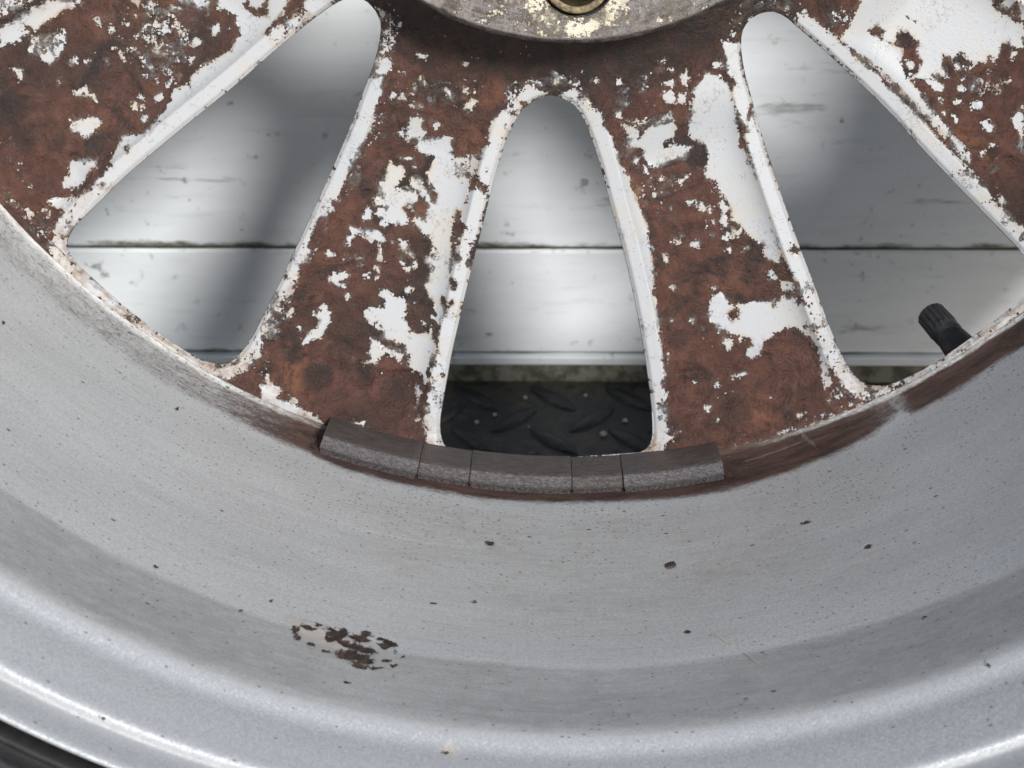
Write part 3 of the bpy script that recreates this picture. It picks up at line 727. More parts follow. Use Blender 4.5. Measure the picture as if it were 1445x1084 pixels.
def mat_wall():
    s = NT('white_panel_paint')
    a = s.noise(9, 6, 0.65, vec=s.map(s.obj, (1, 1, 5)))
    b = s.noise(60, 6, 0.7, vec=s.map(s.obj, (0.5, 1, 3.5)))
    c = s.noise(130, 4, 0.65)
    col = s.mix(s.rng(a, 0.35, 0.68), (0.87, 0.90, 0.92), (0.80, 0.83, 0.84))
    col = s.mix(s.math('MULTIPLY', s.rng(b, 0.52, 0.76), 0.35), col, (0.50, 0.51, 0.50))
    spot = s.math('MULTIPLY', s.rng(c, 0.60, 0.72), s.rng(a, 0.40, 0.58))
    col = s.mix(s.math('MULTIPLY', spot, 0.8), col, (0.12, 0.12, 0.11))
    d = s.attr('dirt')
    df = s.rng(s.math('ADD', d, s.math('MULTIPLY', s.math('SUBTRACT', s.noise(110, 6, 0.7, vec=s.map(s.obj, (0.35, 1, 1))), 0.5), 1.4)), 0.42, 0.75)
    col = s.mix(df, col, s.mix(s.rng(c, 0.4, 0.6), (0.10, 0.098, 0.075), (0.24, 0.235, 0.195)))
    smear = s.rng(s.noise(75, 5, 0.7, vec=s.map(s.obj, (0.22, 1, 1.3))), 0.60, 0.72)
    col = s.mix(s.math('MULTIPLY', smear, 0.7), col, (0.26, 0.26, 0.25))
    s.set(Base_Color=col, Roughness=0.6, Metallic=0.0)
    s.b.inputs['Specular IOR Level'].default_value = 0.25
    s.put(s.b.inputs['Normal'], s.bump(s.math('MULTIPLY', b, 0.0002), 1.0, 0.5))
    return s.m

def mat_floor():
    s = NT('black_tread_plate')
    a = s.noise(22, 6, 0.65)
    b = s.noise(220, 6, 0.7)
    col = s.mix(s.rng(b, 0.35, 0.65), (0.010, 0.012, 0.016), (0.022, 0.025, 0.031))
    du = s.math('MULTIPLY', s.rng(s.noise(48, 6, 0.7), 0.50, 0.62), s.rng(b, 0.40, 0.60))
    col = s.mix(s.math('MULTIPLY', du, 0.85), col, (0.085, 0.072, 0.048))
    col = s.mix(s.math('MULTIPLY', s.attr('dirt'), s.rng(b, 0.3, 0.55)), col, (0.13, 0.12, 0.085))
    s.set(Base_Color=col, Roughness=s.rng(b, 0.3, 0.7, 0.42, 0.7))
    s.put(s.b.inputs['Normal'], s.bump(s.math('MULTIPLY', b, 0.0006), 1.0, 0.7))
    return s.m

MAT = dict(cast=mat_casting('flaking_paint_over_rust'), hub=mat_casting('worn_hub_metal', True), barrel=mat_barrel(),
           weight=mat_weight(), wall=mat_wall(), floor=mat_floor(),
           tape=mat_simple('adhesive_foam', (0.02, 0.017, 0.016), (0.10, 0.09, 0.09), 1500, 0.9, 0.0008),
           rubber=mat_simple('tyre_rubber', (0.006, 0.006, 0.0065), (0.012, 0.012, 0.0125), 300, 0.65, 0.0002),
           cap=mat_simple('valve_cap_plastic', (0.018, 0.018, 0.020), (0.042, 0.041, 0.042), 500, 0.55, 0.0002),
           brass=mat_simple('brass_insert', (0.07, 0.055, 0.035), (0.22, 0.17, 0.09), 500, 0.45, 0.0003, 0.5),
           grit=mat_simple('pale_grit', (0.38, 0.36, 0.32), (0.60, 0.58, 0.55), 300, 0.8),
           straw=mat_simple('dry_straw', (0.50, 0.43, 0.30), (0.70, 0.64, 0.50), 900, 0.6),
           dark=mat_simple('dark_crust', (0.016, 0.013, 0.012), (0.075, 0.045, 0.032), 700, 0.7, 0.0006))

# ------------------------------------------------------------------ the wall and the floor behind the wheel
wall = empty('white_wall', (0, WALL_Y, 0))
tag(wall, 'grimy white panelled wall behind the wheel, ribbed along its foot', 'wall')
def board(name, z0, z1, y0, thick=0.02, bev=0.0012, dirt=(0.0, 0.0), x=1.6, ledge=0.0):
    """a long horizontal board with rounded upper and lower edges"""
    pts = [(0.0 + thick, z1), (bev * 0.9, z1), (0.0, z1 - bev)]
    n = 14
    n = 14 if z1 < 0.2 else 60
    for k in range(1, n): pts.append((0.0, z1 - bev - (z1 - z0 - 2 * bev) * k / n))
    pts += [(0.0, z0 + bev), (bev * 0.9, z0), (thick, z0)]
    pts = np.array(pts)
    xs = np.linspace(-x, x, 161)
    P = np.zeros((len(pts), len(xs), 3))
    P[..., 0] = xs[None]
    P[..., 1] = y0 + pts[:, 0][:, None]
    P[..., 2] = pts[:, 1][:, None]
    h = pts[:, 1][:, None] + 0 * xs[None]
    d = np.clip(np.maximum(sm(0.006, 0.0, h - z0) * dirt[0], sm(0.006, 0.0, z1 - h) * dirt[1]), 0, 1)
    q = grid_quads(len(pts), len(xs))
    # end faces stay out of view; close the back as well
    nb = len(pts) * len(xs)
    return mesh(name, P.reshape(-1, 3), q[:, ::-1], MAT['wall'], wall, True, attrs={'dirt': d.ravel()}, angle=35)
board('board', 0.0672, 0.42, 0.0, dirt=(0.72, 0.0))
board('board', 0.0146, 0.0655, 0.0012, dirt=(0.50, 0.42))
board('sill', 0.0098, 0.0140, -0.0012, bev=0.0006, dirt=(0.35, 0.10))
board('skirting', 0.0, 0.0098, 0.0004, bev=0.0004, dirt=(40.0, 40.0))
# dirt packed into the long joints
jm = mat_simple('joint_dirt', (0.03, 0.03, 0.022), (0.13, 0.125, 0.085), 70, 0.9, 0.0005, sx=(0.3, 1, 1))
for z, hh in ((0.0664, 0.0016), (0.01430, 0.0007)):
    xs = np.linspace(-1.6, 1.6, 120)
    P = np.array([[(x, 0.0026, z - hh), (x, 0.0022 + 0.0006 * math.sin(x * 90), z), (x, 0.0026, z + hh)] for x in xs]).transpose(1, 0, 2)
    mesh('joint_filler', P.reshape(-1, 3), grid_quads(3, len(xs)), jm, wall)

floor = None
xs = np.linspace(-1.6, 1.6, 81); ys = np.concatenate([np.linspace(-2.2, 0.0, 23), np.linspace(0.008, WALL_Y + 0.01, 20)])
X, Y = np.meshgrid(xs, ys)
floor = mesh('floor', np.stack([X, Y, 0 * X], -1).reshape(-1, 3), grid_quads(len(ys), len(xs)), MAT['floor'], None,
             attrs={'dirt': sm(WALL_Y - 0.022, WALL_Y, Y).ravel() * 0.6})
tag(floor, 'black tread plate floor with raised diagonal bars below the white wall', 'floor', kind='structure')
def lug_mesh():
    nu, nv = 9, 7
    V, Q = [], []
    for i in range(nu):
        t = -1 + 2 * i / (nu - 1)
        w = 0.0034 * math.sqrt(max(0.0, 1 - t * t)) + 0.00015
        for j in range(nv):
            a = math.pi * j / (nv - 1)
            V.append((0.0130 * t, -w * math.cos(a), 0.0019 * math.sin(a) ** 0.6 * (1 - t * t * 0.7) - 0.0002 * (j in (0, nv - 1))))
    o = mesh('tread_lug', V, grid_quads(nu, nv), MAT['floor'], floor)
    return o
lug = lug_mesh()
LX, LY = 0.0325, 0.0150
k = 0
for j in range(-16, 1):
    for i in range(-9, 10):
        x = i * LX + (LX / 2 if j % 2 else 0)
        y = 0.1465 + j * LY
        if y < -0.06 or abs(x) > 0.30: continue
        o = lug if k == 0 else lug.copy()
        if k: COL.objects.link(o); o.parent = floor
        o.location = (x, y, 0)
        o.rotation_euler = (0, 0, R(-42 if j % 2 == 0 else 42))
        k += 1
# a few crumbs of grit
def pebble(name, loc, r, parent=None, mat='grit'):
    n, m = 6, 8
    V = [(loc[0], loc[1], loc[2] - r * 0.7)]
    for i in range(1, n):
        a = math.pi * i / n
        for j in range(m):
            rr = r * random.uniform(0.85, 1.15)
            V.append((loc[0] + rr * math.sin(a) * math.cos(j * 2 * math.pi / m), loc[1] + rr * math.sin(a) * math.sin(j * 2 * math.pi / m), loc[2] - 0.7 * rr * math.cos(a)))
    V.append((loc[0], loc[1], loc[2] + r * 0.7))
    Tt = [(0, 1 + (j + 1) % m, 1 + j) for j in range(m)]
    e = 1 + (n - 2) * m
    Tt += [(e + j, e + (j + 1) % m, len(V) - 1) for j in range(m)]
    return V, grid_quads(n - 1, m, True, 1), Tt
for (gx, gy, gr) in GRIT:
    v, q, tt = pebble('', (0, 0, gr * 0.6), gr)
    g = mesh('grit_crumb', v, q, MAT['grit'], None, True, tt)
    g.location = (gx, gy, 0)
    if gr > 0.0014: tag(g, 'largest pale crumb of grit on the black tread plate in the middle opening', 'grit')
    else: tag(g, 'tiny pale crumb of grit lying on the black tread plate floor', 'grit', 'crumbs of grit on the tread plate')

# ------------------------------------------------------------------ the wheel
wheel = empty('car_wheel', ROT @ Vector((0, -TYRE_R, 0)) + OFF)
wheel.rotation_euler = (math.pi / 2 - LEAN, 0, 0)
tag(wheel, 'corroded silver alloy car wheel with peeling white paint, leaning against the white wall', 'wheel')

# --- windows between the spokes: the three in view, the others after the middle one, ten in all
def win_polar(P):
    return np.hypot(P[:, 0], P[:, 1]), np.arctan2(P[:, 0], -P[:, 1])
PITCH = 2 * math.pi / 10
class Win:
    def __init__(s, pts):
        n = len(pts)
        d = np.linalg.norm(np.roll(pts, -1, 0) - pts, axis=1)
        dense = []
        for k in range(n):
            m = max(1, int(d[k] / 0.25))
            for j in range(m): dense.append(pts[k] + (pts[(k + 1) % n] - pts[k]) * j / m)
        s.P = np.array(dense)
        r, t = win_polar(s.P)
        s.r0, s.r1 = r.min(), r.max()
        s.t0, s.t1 = t[r.argmin()], t[r.argmax()]
        # two chains from the apex to the lowest point
        i0, i1 = r.argmin(), r.argmax()
        idx = np.arange(len(r))
        c1 = np.roll(idx, -i0)[: (i1 - i0) % len(r) + 1]
        c2 = np.roll(idx, -i1)[: (i0 - i1) % len(r) + 1][::-1]
        if t[c1].mean() > t[c2].mean(): c1, c2 = c2, c1
        s.lo = (np.maximum.accumulate(r[c1]), t[c1]); s.hi = (np.maximum.accumulate(r[c2]), t[c2])
    def edge(s, rr, side):
        q = s.lo if side < 0 else s.hi
        e = np.interp(rr, q[0], q[1])
        e = np.where(rr <= s.r0, s.t0, e)
        return np.where(rr >= s.r1, s.t1, e)
def rot2(P, a):
    # rotate by angle a in the theta sense (towards +x at the bottom)
    c, s_ = math.cos(a), math.sin(a)
    return np.stack([P[:, 0] * c - P[:, 1] * s_, P[:, 0] * s_ + P[:, 1] * c], 1)
base = WINDOWS['C']
mid = R(-1.7)
wins = []
for k in range(10):
    if k == 0: P = base
    elif k == 1: P = WINDOWS['R']
    elif k == 9: P = WINDOWS['L']
    elif k == 8: P = rot2(base, -2 * PITCH + R(-1.2))
    else: P = rot2(base, k * PITCH)
    wins.append(Win(P))

ROUT = 193.0
def rows_for(wl, wr, fine):
    step = 0.42 if fine else 2.0
    rr = list(np.arange(70.0, ROUT, step))
    for w in (wl, wr):
        for r_, sgn in ((w.r0, 1), (w.r1, -1)):
            rr += [r_] + [r_ + sgn * x for x in (0.02, 0.06, 0.13, 0.22, 0.35, 0.5, 0.7, 0.95)]
    rr.append(ROUT)
    rr = np.array(sorted(set(np.round([x for x in rr if 70.0 <= x <= ROUT], 3))))
    return rr
def build_spoke(k):
    fine = k in (8, 9, 0, 1)
    wl, wr = wins[k], wins[(k + 1) % 10]
    rr = rows_for(wl, wr, fine)
    ta = wl.edge(rr, 1); tb = wr.edge(rr, -1)
    tb = np.where(tb < ta, tb + 2 * math.pi, tb)
    nc = 150 if fine else 26
    u = np.linspace(0, 1, nc)
    u = u - 0.13 * np.sin(2 * math.pi * u) / (2 * math.pi) * 1.0
    th = ta[:, None] + (tb - ta)[:, None] * u[None]
    r = np.repeat(rr[:, None], nc, 1)
    x, y = r * np.sin(th), -r * np.cos(th)
    Pm = np.stack([x, y], -1).reshape(-1, 2)
    # distance to the nearest window edge
    E = np.concatenate([wl.P[::3], wr.P[::3]])
    d = np.empty(len(Pm))
    for a in range(0, len(Pm), 4000):
        q = Pm[a:a + 4000]
        d[a:a + 4000] = np.sqrt(((q[:, None, :] - E[None]) ** 2).sum(-1).min(1))
    rf = r.ravel()
    pocket = 3.4 * (1 - np.exp(-np.clip(d - 4.4, 0, 99) / 2.8)) * sm(97, 112, rf) * (1 - sm(177.5, 187.5, rf))
    z = 1.2 * sm(186, 193, rf) - pocket - 0.9 * sm(1.3, 0.0, d) - 0.10 * np.clip(4.4 - d, 0, 4.4)
    z += 2.5 * sm(84, 76, rf)
    rim_ = np.zeros(len(Pm))
    for (dx_, dy_, dr_) in DISHES:                    # shallow round hollows cast into the spokes
        dd = np.hypot(Pm[:, 0] - dx_, Pm[:, 1] - dy_)
        z -= 0.9 * sm(dr_ * 1.05, dr_ * 0.6, dd)
        rim_ = np.maximum(rim_, np.exp(-((dd - dr_ * 0.98) / 0.5) ** 2))
    paint = np.full(len(Pm), -2.5)
    if fine:
        paint += 1.25 + 0.75 * np.clip(vnoise(Pm, 0.045, 91, 3), -1, 1) - 0.35 * sm(110, 95, rf)
        strip = 4.2 - d
        sn = vnoise(Pm, 0.07, 61 + k, 3); sn2 = vnoise(Pm, 0.3, 71 + k, 3)
        hold = 0.95 + 0.55 * sn - 0.9 * sm(118, 98, rf) - 0.35 * sm(172, 186, rf)      # chipped worst round the tips, then at the foot
        hold = np.clip(hold, -0.05, 0.9) - 0.6 * sm(0.9, 0.0, d + 0.5 * sn2) * sm(-0.5, 0.6, sn2)
        paint = np.maximum(paint, np.minimum(np.clip(strip * 0.8 + 0.5 * sn2, -2.5, 9), hold))
        paint = np.where(rf < 92, np.minimum(paint, -0.45), paint)
        for q in PAINT: paint = np.maximum(paint, sdist(Pm, q) + 0.12)
        for lev, q in FLAKY:
            lev = lev + 0.14 if lev > -0.6 else lev + 0.26
            s_ = sdist(Pm, q)
            w_ = sm(-0.6, 1.6, s_)
            tgt = np.clip(paint, lev if lev > 0 else lev, lev + (0.0 if lev > 0 else 0.55)) if lev > -0.6 else np.maximum(paint, lev)
            paint = paint * (1 - w_) + tgt * w_
        for q in BARE: paint = np.minimum(paint, -sdist(Pm, q) - 0.0)
    else:
        n_ = vnoise(Pm, 0.05, 5 + k)
        paint = np.where(d < 4.2, 0.8, -0.9 + 2.2 * n_)
    # relief of the corroded surface
    bare = sm(0.3, -0.4, paint)
    nz = vnoise(Pm, 0.16, 3, 5, 0.6)
    nz2 = vnoise(Pm, 0.55, 4, 3)
    pit = np.clip(vnoise(Pm, 0.22, 9, 2) - 0.45, 0, 1)
    z += bare * (0.28 * nz + 0.10 * nz2 - 0.9 * pit)
    tone = np.clip(vnoise(Pm, 0.035, 21, 3) - 0.25, 0, 1) * 1.2
    for (sx, sy, sr, amt) in SPOTS:
        dd = np.hypot(Pm[:, 0] - sx, Pm[:, 1] - sy) + 1.5 * nz
        tone = np.maximum(tone, amt * sm(sr * 1.25, sr * 0.55, dd))
    tone = np.maximum(tone, 0.55 * rim_ * sm(-0.2, 0.4, vnoise(Pm, 0.2, 17, 2)))
    tone = np.maximum(tone, 1.0 * sm(97, 83, rf + 3 * nz))  # rust darkens towards the hub, with shade under the pad painted in
    foot = sm(180, 189, rf) * (0.75 + 0.4 * vnoise(Pm * [1, 1], 0.25, 81, 4))
    stain = np.clip(sm(0.9, 0.0, np.abs(paint)) * sm(0.1, 0.7, vnoise(Pm, 0.09, 31, 3)), 0, 1)
    stain = np.maximum(stain, np.clip(foot, 0, 1))
    nr = len(rr)
    V = polar(r / 1000, th, z.reshape(r.shape) / 1000).reshape(-1, 3)
    Q = [grid_quads(nr, nc)[:, ::-1]]
    attrs = {'paint': paint, 'tone': tone, 'stain': stain}
    # side walls of the windows and the front face of the spoke
    depths = [-0.0016, -0.006, -0.014, -0.026]
    inset = [0.00002, 0.0001, 0.0003, 0.0006]
    cols = {}
    nv = len(V); VV = [V]; P2 = [paint]; T2 = [tone]; S2 = [stain]
    for side, edge, w in ((0, ta, wl), (nc - 1, tb, wr)):
        prev = np.arange(nr) * nc + side
        inside = (rr >= w.r0) & (rr <= w.r1)
        sg = 1 if side == 0 else -1
        for dz, ins in zip(depths, inset):
            low = sm(172, 186, rr)
            dd_ = dz * (1 - 0.5 * low)
            V2 = polar(rr / 1000 - 0.5 * dd_ * low, edge - sg * -0.42 * -dd_ * (1 - 0.8 * low) / (rr / 1000), dd_)
            cur = nv + np.arange(nr); nv += nr
            VV.append(V2); P2.append(paint[np.arange(nr) * nc + side]); T2.append(tone[np.arange(nr) * nc + side]); S2.append(stain[np.arange(nr) * nc + side])
            ok = np.where(inside[:-1] & inside[1:])[0]
            q = np.stack([prev[ok], prev[ok + 1], cur[ok + 1], cur[ok]], 1)
            Q.append(q if side == nc - 1 else q[:, ::-1])
            prev = cur
        cols[side] = prev
    a, b = cols[0], cols[nc - 1]
    allv = np.concatenate(VV); va, vb = allv[a], allv[b]
    ra, ha = np.hypot(va[:, 0], va[:, 1] - TYRE_R), np.arctan2(va[:, 0], TYRE_R - va[:, 1])
    rb, hb = np.hypot(vb[:, 0], vb[:, 1] - TYRE_R), np.arctan2(vb[:, 0], TYRE_R - vb[:, 1])
    hb = np.where(hb < ha - 1e-6, hb + 2 * math.pi, hb)
    prev = a
    for m_ in range(1, 12):
        f_ = m_ / 12
        VV.append(polar(ra + (rb - ra) * f_, ha + (hb - ha) * f_, va[:, 2]))
        cur = nv + np.arange(nr); nv += nr
        for L_ in (P2, T2, S2): L_.append(np.full(nr, 0.5))
        Q.append(np.stack([prev[:-1], prev[1:], cur[1:], cur[:-1]], 1)); prev = cur
    Q.append(np.stack([prev[:-1], prev[1:], b[1:], b[:-1]], 1))
    attrs = {'paint': np.concatenate(P2), 'tone': np.concatenate(T2), 'stain': np.concatenate(S2)}
    Q = np.concatenate(Q)
    return mesh('spoke', np.concatenate(VV), Q, MAT['cast'], wheel, True, attrs=attrs)
for k in range(10): build_spoke(k)

# --- hub pad with its lug holes and hollows
HUBR, HUBZ = 75.6, 35.0
HOLES = [R(1.0) + 2 * math.pi * k / 5 for k in range(5)]
th = np.concatenate([np.linspace(-R(55), R(55), 500), np.linspace(R(55), 2 * math.pi - R(55), 300)[1:-1]])
rr = np.concatenate([np.linspace(30, 46, 8)[:-1], np.linspace(46, 74.2, 100), [74.8, 75.2, 75.5, 75.6, 75.65, 75.7, 75.9, 76.3, 77.0, 78.2, 80.0]])
zr = np.where(rr <= 74.2, HUBZ, np.interp(rr, [74.2, 74.8, 75.2, 75.5, 75.6, 75.65, 75.7, 75.9, 76.3, 77, 78.2, 80], [HUBZ, HUBZ - .15, HUBZ - .5, HUBZ - 1.0, HUBZ - 1.6, HUBZ - 6, 14, 7, 4.2, 2.2, 0.6, -0.8]))
Rg, Tg = np.meshgrid(rr, th, indexing='ij')
Pm = np.stack([Rg * np.sin(Tg), -Rg * np.cos(Tg)], -1).reshape(-1, 2)
Z = np.repeat(zr[:, None], len(th), 1).ravel()
top = (Rg.ravel() < 74.3)
paint = np.full(len(Pm), -2.5)
nz = vnoise(Pm, 0.3, 41, 4)
for h in HOLES:
    c = 60.5 * np.array([math.sin(h), -math.cos(h)])
    d = np.hypot(*(Pm - c).T)
    Z = np.where(top, Z - 22 * sm(9.0, 8.4, d), Z)
    ang = np.arctan2(Pm[:, 0] - c[0], -(Pm[:, 1] - c[1]))
    paint = np.maximum(paint, np.where(top, np.clip(0.55 - 0.16 * np.abs(d - 11.5) - 0.35 * sm(10, 24, d) + 0.3 * nz, -2.5, 0.9), -2.5))
    e = h + math.pi / 5                 # hollows between the holes
    Lr, Lt = Rg.ravel(), (Tg.ravel() - e + math.pi) % (2 * math.pi) - math.pi
    dd = np.hypot(np.maximum(np.abs(Lt * 60) - 7, 0), np.maximum(np.abs(Lr - 58) - 4, 0))
    Z = np.where(top, Z - 12 * sm(7.5, 5.5, dd), Z)
paint = np.where(top, np.maximum(paint, -0.38 + 0.5 * nz), -2.5)
ringb = sm(66.5, 69.5, Rg.ravel() + 1.5 * nz) * top
tone = np.where(top, 0.0, 1.0)
turn_ = vnoise(np.stack([Tg.ravel() * 6, Rg.ravel() * 1.6], 1), 1.0, 43, 4)
Z += np.where(top, 0.08 * nz + 0.10 * turn_, 0.3 * nz)
rj = Rg + np.where(Rg > 75.3, 0.35 * nz.reshape(Rg.shape), 0)
mesh('hub_pad', polar(rj / 1000, Tg, Z.reshape(Rg.shape) / 1000).reshape(-1, 3), grid_quads(len(rr), len(th), True)[:, ::-1], MAT['hub'], wheel,
     attrs={'paint': paint, 'tone': tone, 'stain': np.full(len(Pm), 0.8) * sm(0.0, 0.6, nz), 'ring': np.clip(ringb * (0.38 + 0.9 * turn_), 0, 1)}, angle=50)
for h in HOLES:
    prof = [(8.3, -6), (8.3, -1.2), (8.1, -0.9), (7.4, -0.8), (6.6, -1.0), (5.9, -3.2), (5.7, -8), (5.7, -20)]
    n = 48; a = np.linspace(0, 2 * math.pi, n, endpoint=False)
    c = np.array([60.5 * math.sin(h), -60.5 * math.cos(h)])
    P = np.array([[((c[0] + q[0] * math.cos(t)) / 1000, (c[1] + q[0] * math.sin(t)) / 1000 + TYRE_R, (HUBZ + q[1]) / 1000) for t in a] for q in prof])
    mesh('lug_hole_insert', P.reshape(-1, 3), grid_quads(len(prof), n, True)[:, ::-1], MAT['brass'], wheel, angle=40)

# --- barrel and rim edge
prof = [(193.0, 1.20), (193.3, 1.45), (193.8, 1.40), (194.2, 1.9), (194.9, 3.6), (195.8, 6.5), (196.6, 9.6), (197.15, 12.2), (197.55, 15.0), (198.0, 18.5), (199.0, 27), (202.4, 56),
        (205.0, 79.5), (206.9, 96.5), (207.5, 101), (208.4, 110), (209.05, 118.5), (209.5, 123.3), (210.2, 126.0), (211.4, 127.6), (212.7, 128.8), (213.6, 130.2), (214.2, 132.0),
        (215.6, 135.4), (217.4, 139.2), (218.5, 141.6), (219.3, 142.5), (220.1, 142.1), (220.9, 141.9), (221.6, 142.8), (222.3, 145.0), (223.0, 147.6), (223.6, 149.2), (224.3, 149.9),
        (225.0, 149.6), (225.5, 148.4), (225.8, 146.0), (226.0, 141)]
prof = np.array(prof)
seg = np.r_[0, np.cumsum(np.linalg.norm(np.diff(prof, axis=0), axis=1))]
# smooth the profile and resample it
s_ = np.linspace(0, seg[-1], 340)
pr, pz = np.interp(s_, seg, prof[:, 0]), np.interp(s_, seg, prof[:, 1])
for it_ in range(8):
    kz = 1.0 if it_ < 3 else 0.0
    wq = np.where(pz > 128, 1.0, kz)[1:-1]
    pr0, pz0 = pr.copy(), pz.copy()
    pr[1:-1] = 0.25 * pr[:-2] + 0.5 * pr[1:-1] + 0.25 * pr[2:]
    pz[1:-1] = 0.25 * pz[:-2] + 0.5 * pz[1:-1] + 0.25 * pz[2:]
    pr[1:-1] = pr0[1:-1] * (1 - wq) + pr[1:-1] * wq; pz[1:-1] = pz0[1:-1] * (1 - wq) + pz[1:-1] * wq
th = np.concatenate([np.linspace(-R(52), R(52), 760), np.linspace(R(52), 2 * math.pi - R(52), 150)[1:-1]])
nP, nT = len(pr), len(th)
Sg, Tg = np.meshgrid(s_, th, indexing='ij')
Rg = np.repeat(pr[:, None], nT, 1); Zg = np.repeat(pz[:, None], nT, 1)
Td = np.degrees(Tg); Td = np.where(Td > 180, Td - 360, Td)
flat = np.stack([(Td * 3.5).ravel(), Sg.ravel()], 1)      # unrolled, mm
wob = vnoise(flat, 0.05, 51, 4).reshape(Sg.shape)
wob2 = vnoise(flat * [0.35, 1], 0.25, 52, 4).reshape(Sg.shape)
amt = np.interp(Td, [-60, -45, -36, -29, -23, -19, 13, 20, 25.0, 27.5, 29, 33, 38, 44, 52], [0.28, 0.34, 0.40, 0.47, 0.78, 1.0, 1.0, 0.98, 0.80, 0.55, 0.98, 1.0, 1.0, 0.85, 0.6])
zlim = np.interp(Td, [-50, -30, -21, -18, 0, 13, 18, 24, 27.3, 27.9, 36, 44], [13.0, 13.5, 13.5, 16.5, 16.0, 17.5, 16.5, 13.0, 8.0, 11.5, 10.5, 11.0])
brown = amt * sm(4.6, -2.2, Zg - zlim + 0.9 * wob + 0.6 * wob2)
crease = sm(1.4, 0.4, np.abs(Sg - 0.8 + 0.5 * wob2))
brown = brown * (1 - crease * np.interp(Td, [-50, -24, -20, -10, 0, 12, 14, 18, 26, 50], [0.55, 0.5, 0.35, 0.0, 0.0, 0.0, 0.1, 0.45, 0.55, 0.8]))
brown = np.maximum(brown, 0.42 * sm(24, 14, Zg) * sm(-20, -16, Td) * sm(20, 12, Td))
dark_band = sm(98.5, 101.0, Zg + 0.8 * wob) * sm(127.5, 123.5, Zg) * (0.85 + 0.25 * wob)  # darker greyish band round the barrel, just short of the rim edge
dark_band = np.maximum(dark_band, 0.8 * sm(1.6, 0.5, np.abs(Zg - 142.9) + np.abs(Rg - 220.6) * 0.8) )
haze = sm(20, 30, Zg) * sm(98, 70, Zg) * (0.25 + 0.3 * sm(20, 5, np.abs(Td - 2)) + 0.3 * wob) * sm(40, 15, np.abs(Td - 5))
spk = 0.10 + 0.42 * sm(70, 14, Zg) * sm(-34, -12, Td) * sm(44, 10, Td) + 0.35 * sm(17, 10, Zg) + 0.10 * sm(50, 15, Zg)
spk = np.where(Zg > 126.5, 0.03, spk) * np.clip(0.8 + 0.8 * wob, 0.15, 2)
CHIP_T = 7.0
chip = np.full(Sg.shape, -2.5)
arc = Rg * np.radians(Td)
for (t0, z0, a, b) in MARKS:
    m = (np.abs(Td - t0) < 3) & (np.abs(Zg - z0) < 6)
    e = np.hypot((Rg[m] * np.radians(Td[m] - t0)) / a, (Zg[m] - z0) / b)
    chip[m] = np.maximum(chip[m], (0.85 - e) * min(a, b) + 0.02)
for (t0, s0, a, b) in ((-25.2, 146, 0.6, 0.5), (14.6, 149, 0.5, 0.6), (9.6, 152.0, 0.5, 0.5), (-28.5, 158.5, 0.45, 0.4), (-29.4, 165, 0.4, 0.5), (-CHIP_T - 0.2, np.interp(130.3, prof[:, 1][:33], seg[:33]), 0.9, 0.45), (-20.45, 7.5, 1.0, 4.5), (13.05, 11, 0.9, 3.0)):
    m = (np.abs(Td - t0) < 3) & (np.abs(Sg - s0) < 6)
    e = np.hypot((Rg[m] * np.radians(Td[m] - t0)) / a, (Sg[m] - s0) / b)
    chip[m] = np.maximum(chip[m], (0.85 - e) * min(a, b) + 0.02)
# the corroded blister: a scalloped outline, crusty inside
U = Rg * np.radians(Td + 14.2); W = Zg - 101.8
el = np.hypot((U - W * 0.15) / 12.5, (W - U * 0.20) / 6.2)
bm_ = el < 1.6
bl = np.full(Sg.shape, -2.5)
for (t0, z0, a, b) in BLISTER:
    e = np.hypot(Rg[bm_] * np.radians(Td[bm_] - t0) / a, (Zg[bm_] - z0) / b)
    bl[bm_] = np.maximum(bl[bm_], (1.0 - e) * min(a, b) * 0.75 + 0.6 * wob2[bm_] - 0.10)
chip = np.maximum(chip, np.clip(bl, -2.5, 1.2))
blister = sm(1.05, 0.6, np.hypot((U + 5 - W * 0.15) / 9.5, (W + 1.0 - U * 0.2) / 4.2) + 0.2 * wob2)
haze = np.maximum(haze, 1.0 * sm(2.6, 0.6, Sg))
haze = np.maximum(haze, 0.8 * sm(1.2, 0.6, el + 0.2 * wob))
scr = np.zeros(Sg.shape)
def scratch(pts, w, f):
    global scr
    pts = np.array(pts)
    tt = np.linspace(pts[0, 0], pts[-1, 0], 80)
    zc = np.interp(Td, pts[:, 0], pts[:, 1])
    scr = np.maximum(scr, f * sm(w, w * 0.3, np.abs(Zg - zc)) * (Td > pts[0, 0]) * (Td < pts[-1, 0]))
scratch([(-23, 47.9), (-15.5, 47.5), (-10.3, 46.9), (-5.9, 45.4)], 0.75, 0.55)
scratch([(3, 58), (9, 55), (16, 50)], 0.7, 0.30)
scratch([(19.5, 2.5), (20.1, 8.0)], 2.2, 0.18)
scratch([(14.5, 6.5), (17, 6.0), (19.6, 5.0)], 0.5, 0.2)
scratch([(26.9, 3.0), (27.45, 9.0)], 3.0, 0.3)
lip = sm(124, 128, Zg)
dz = np.where(chip > 0, -0.10, 0) + 0.35 * blister * np.clip(wob2, -0.5, 1) + 0.05 * brown * wob2
Rj = Rg - dz
V = polar(Rj / 1000, Tg, Zg / 1000).reshape(-1, 3)
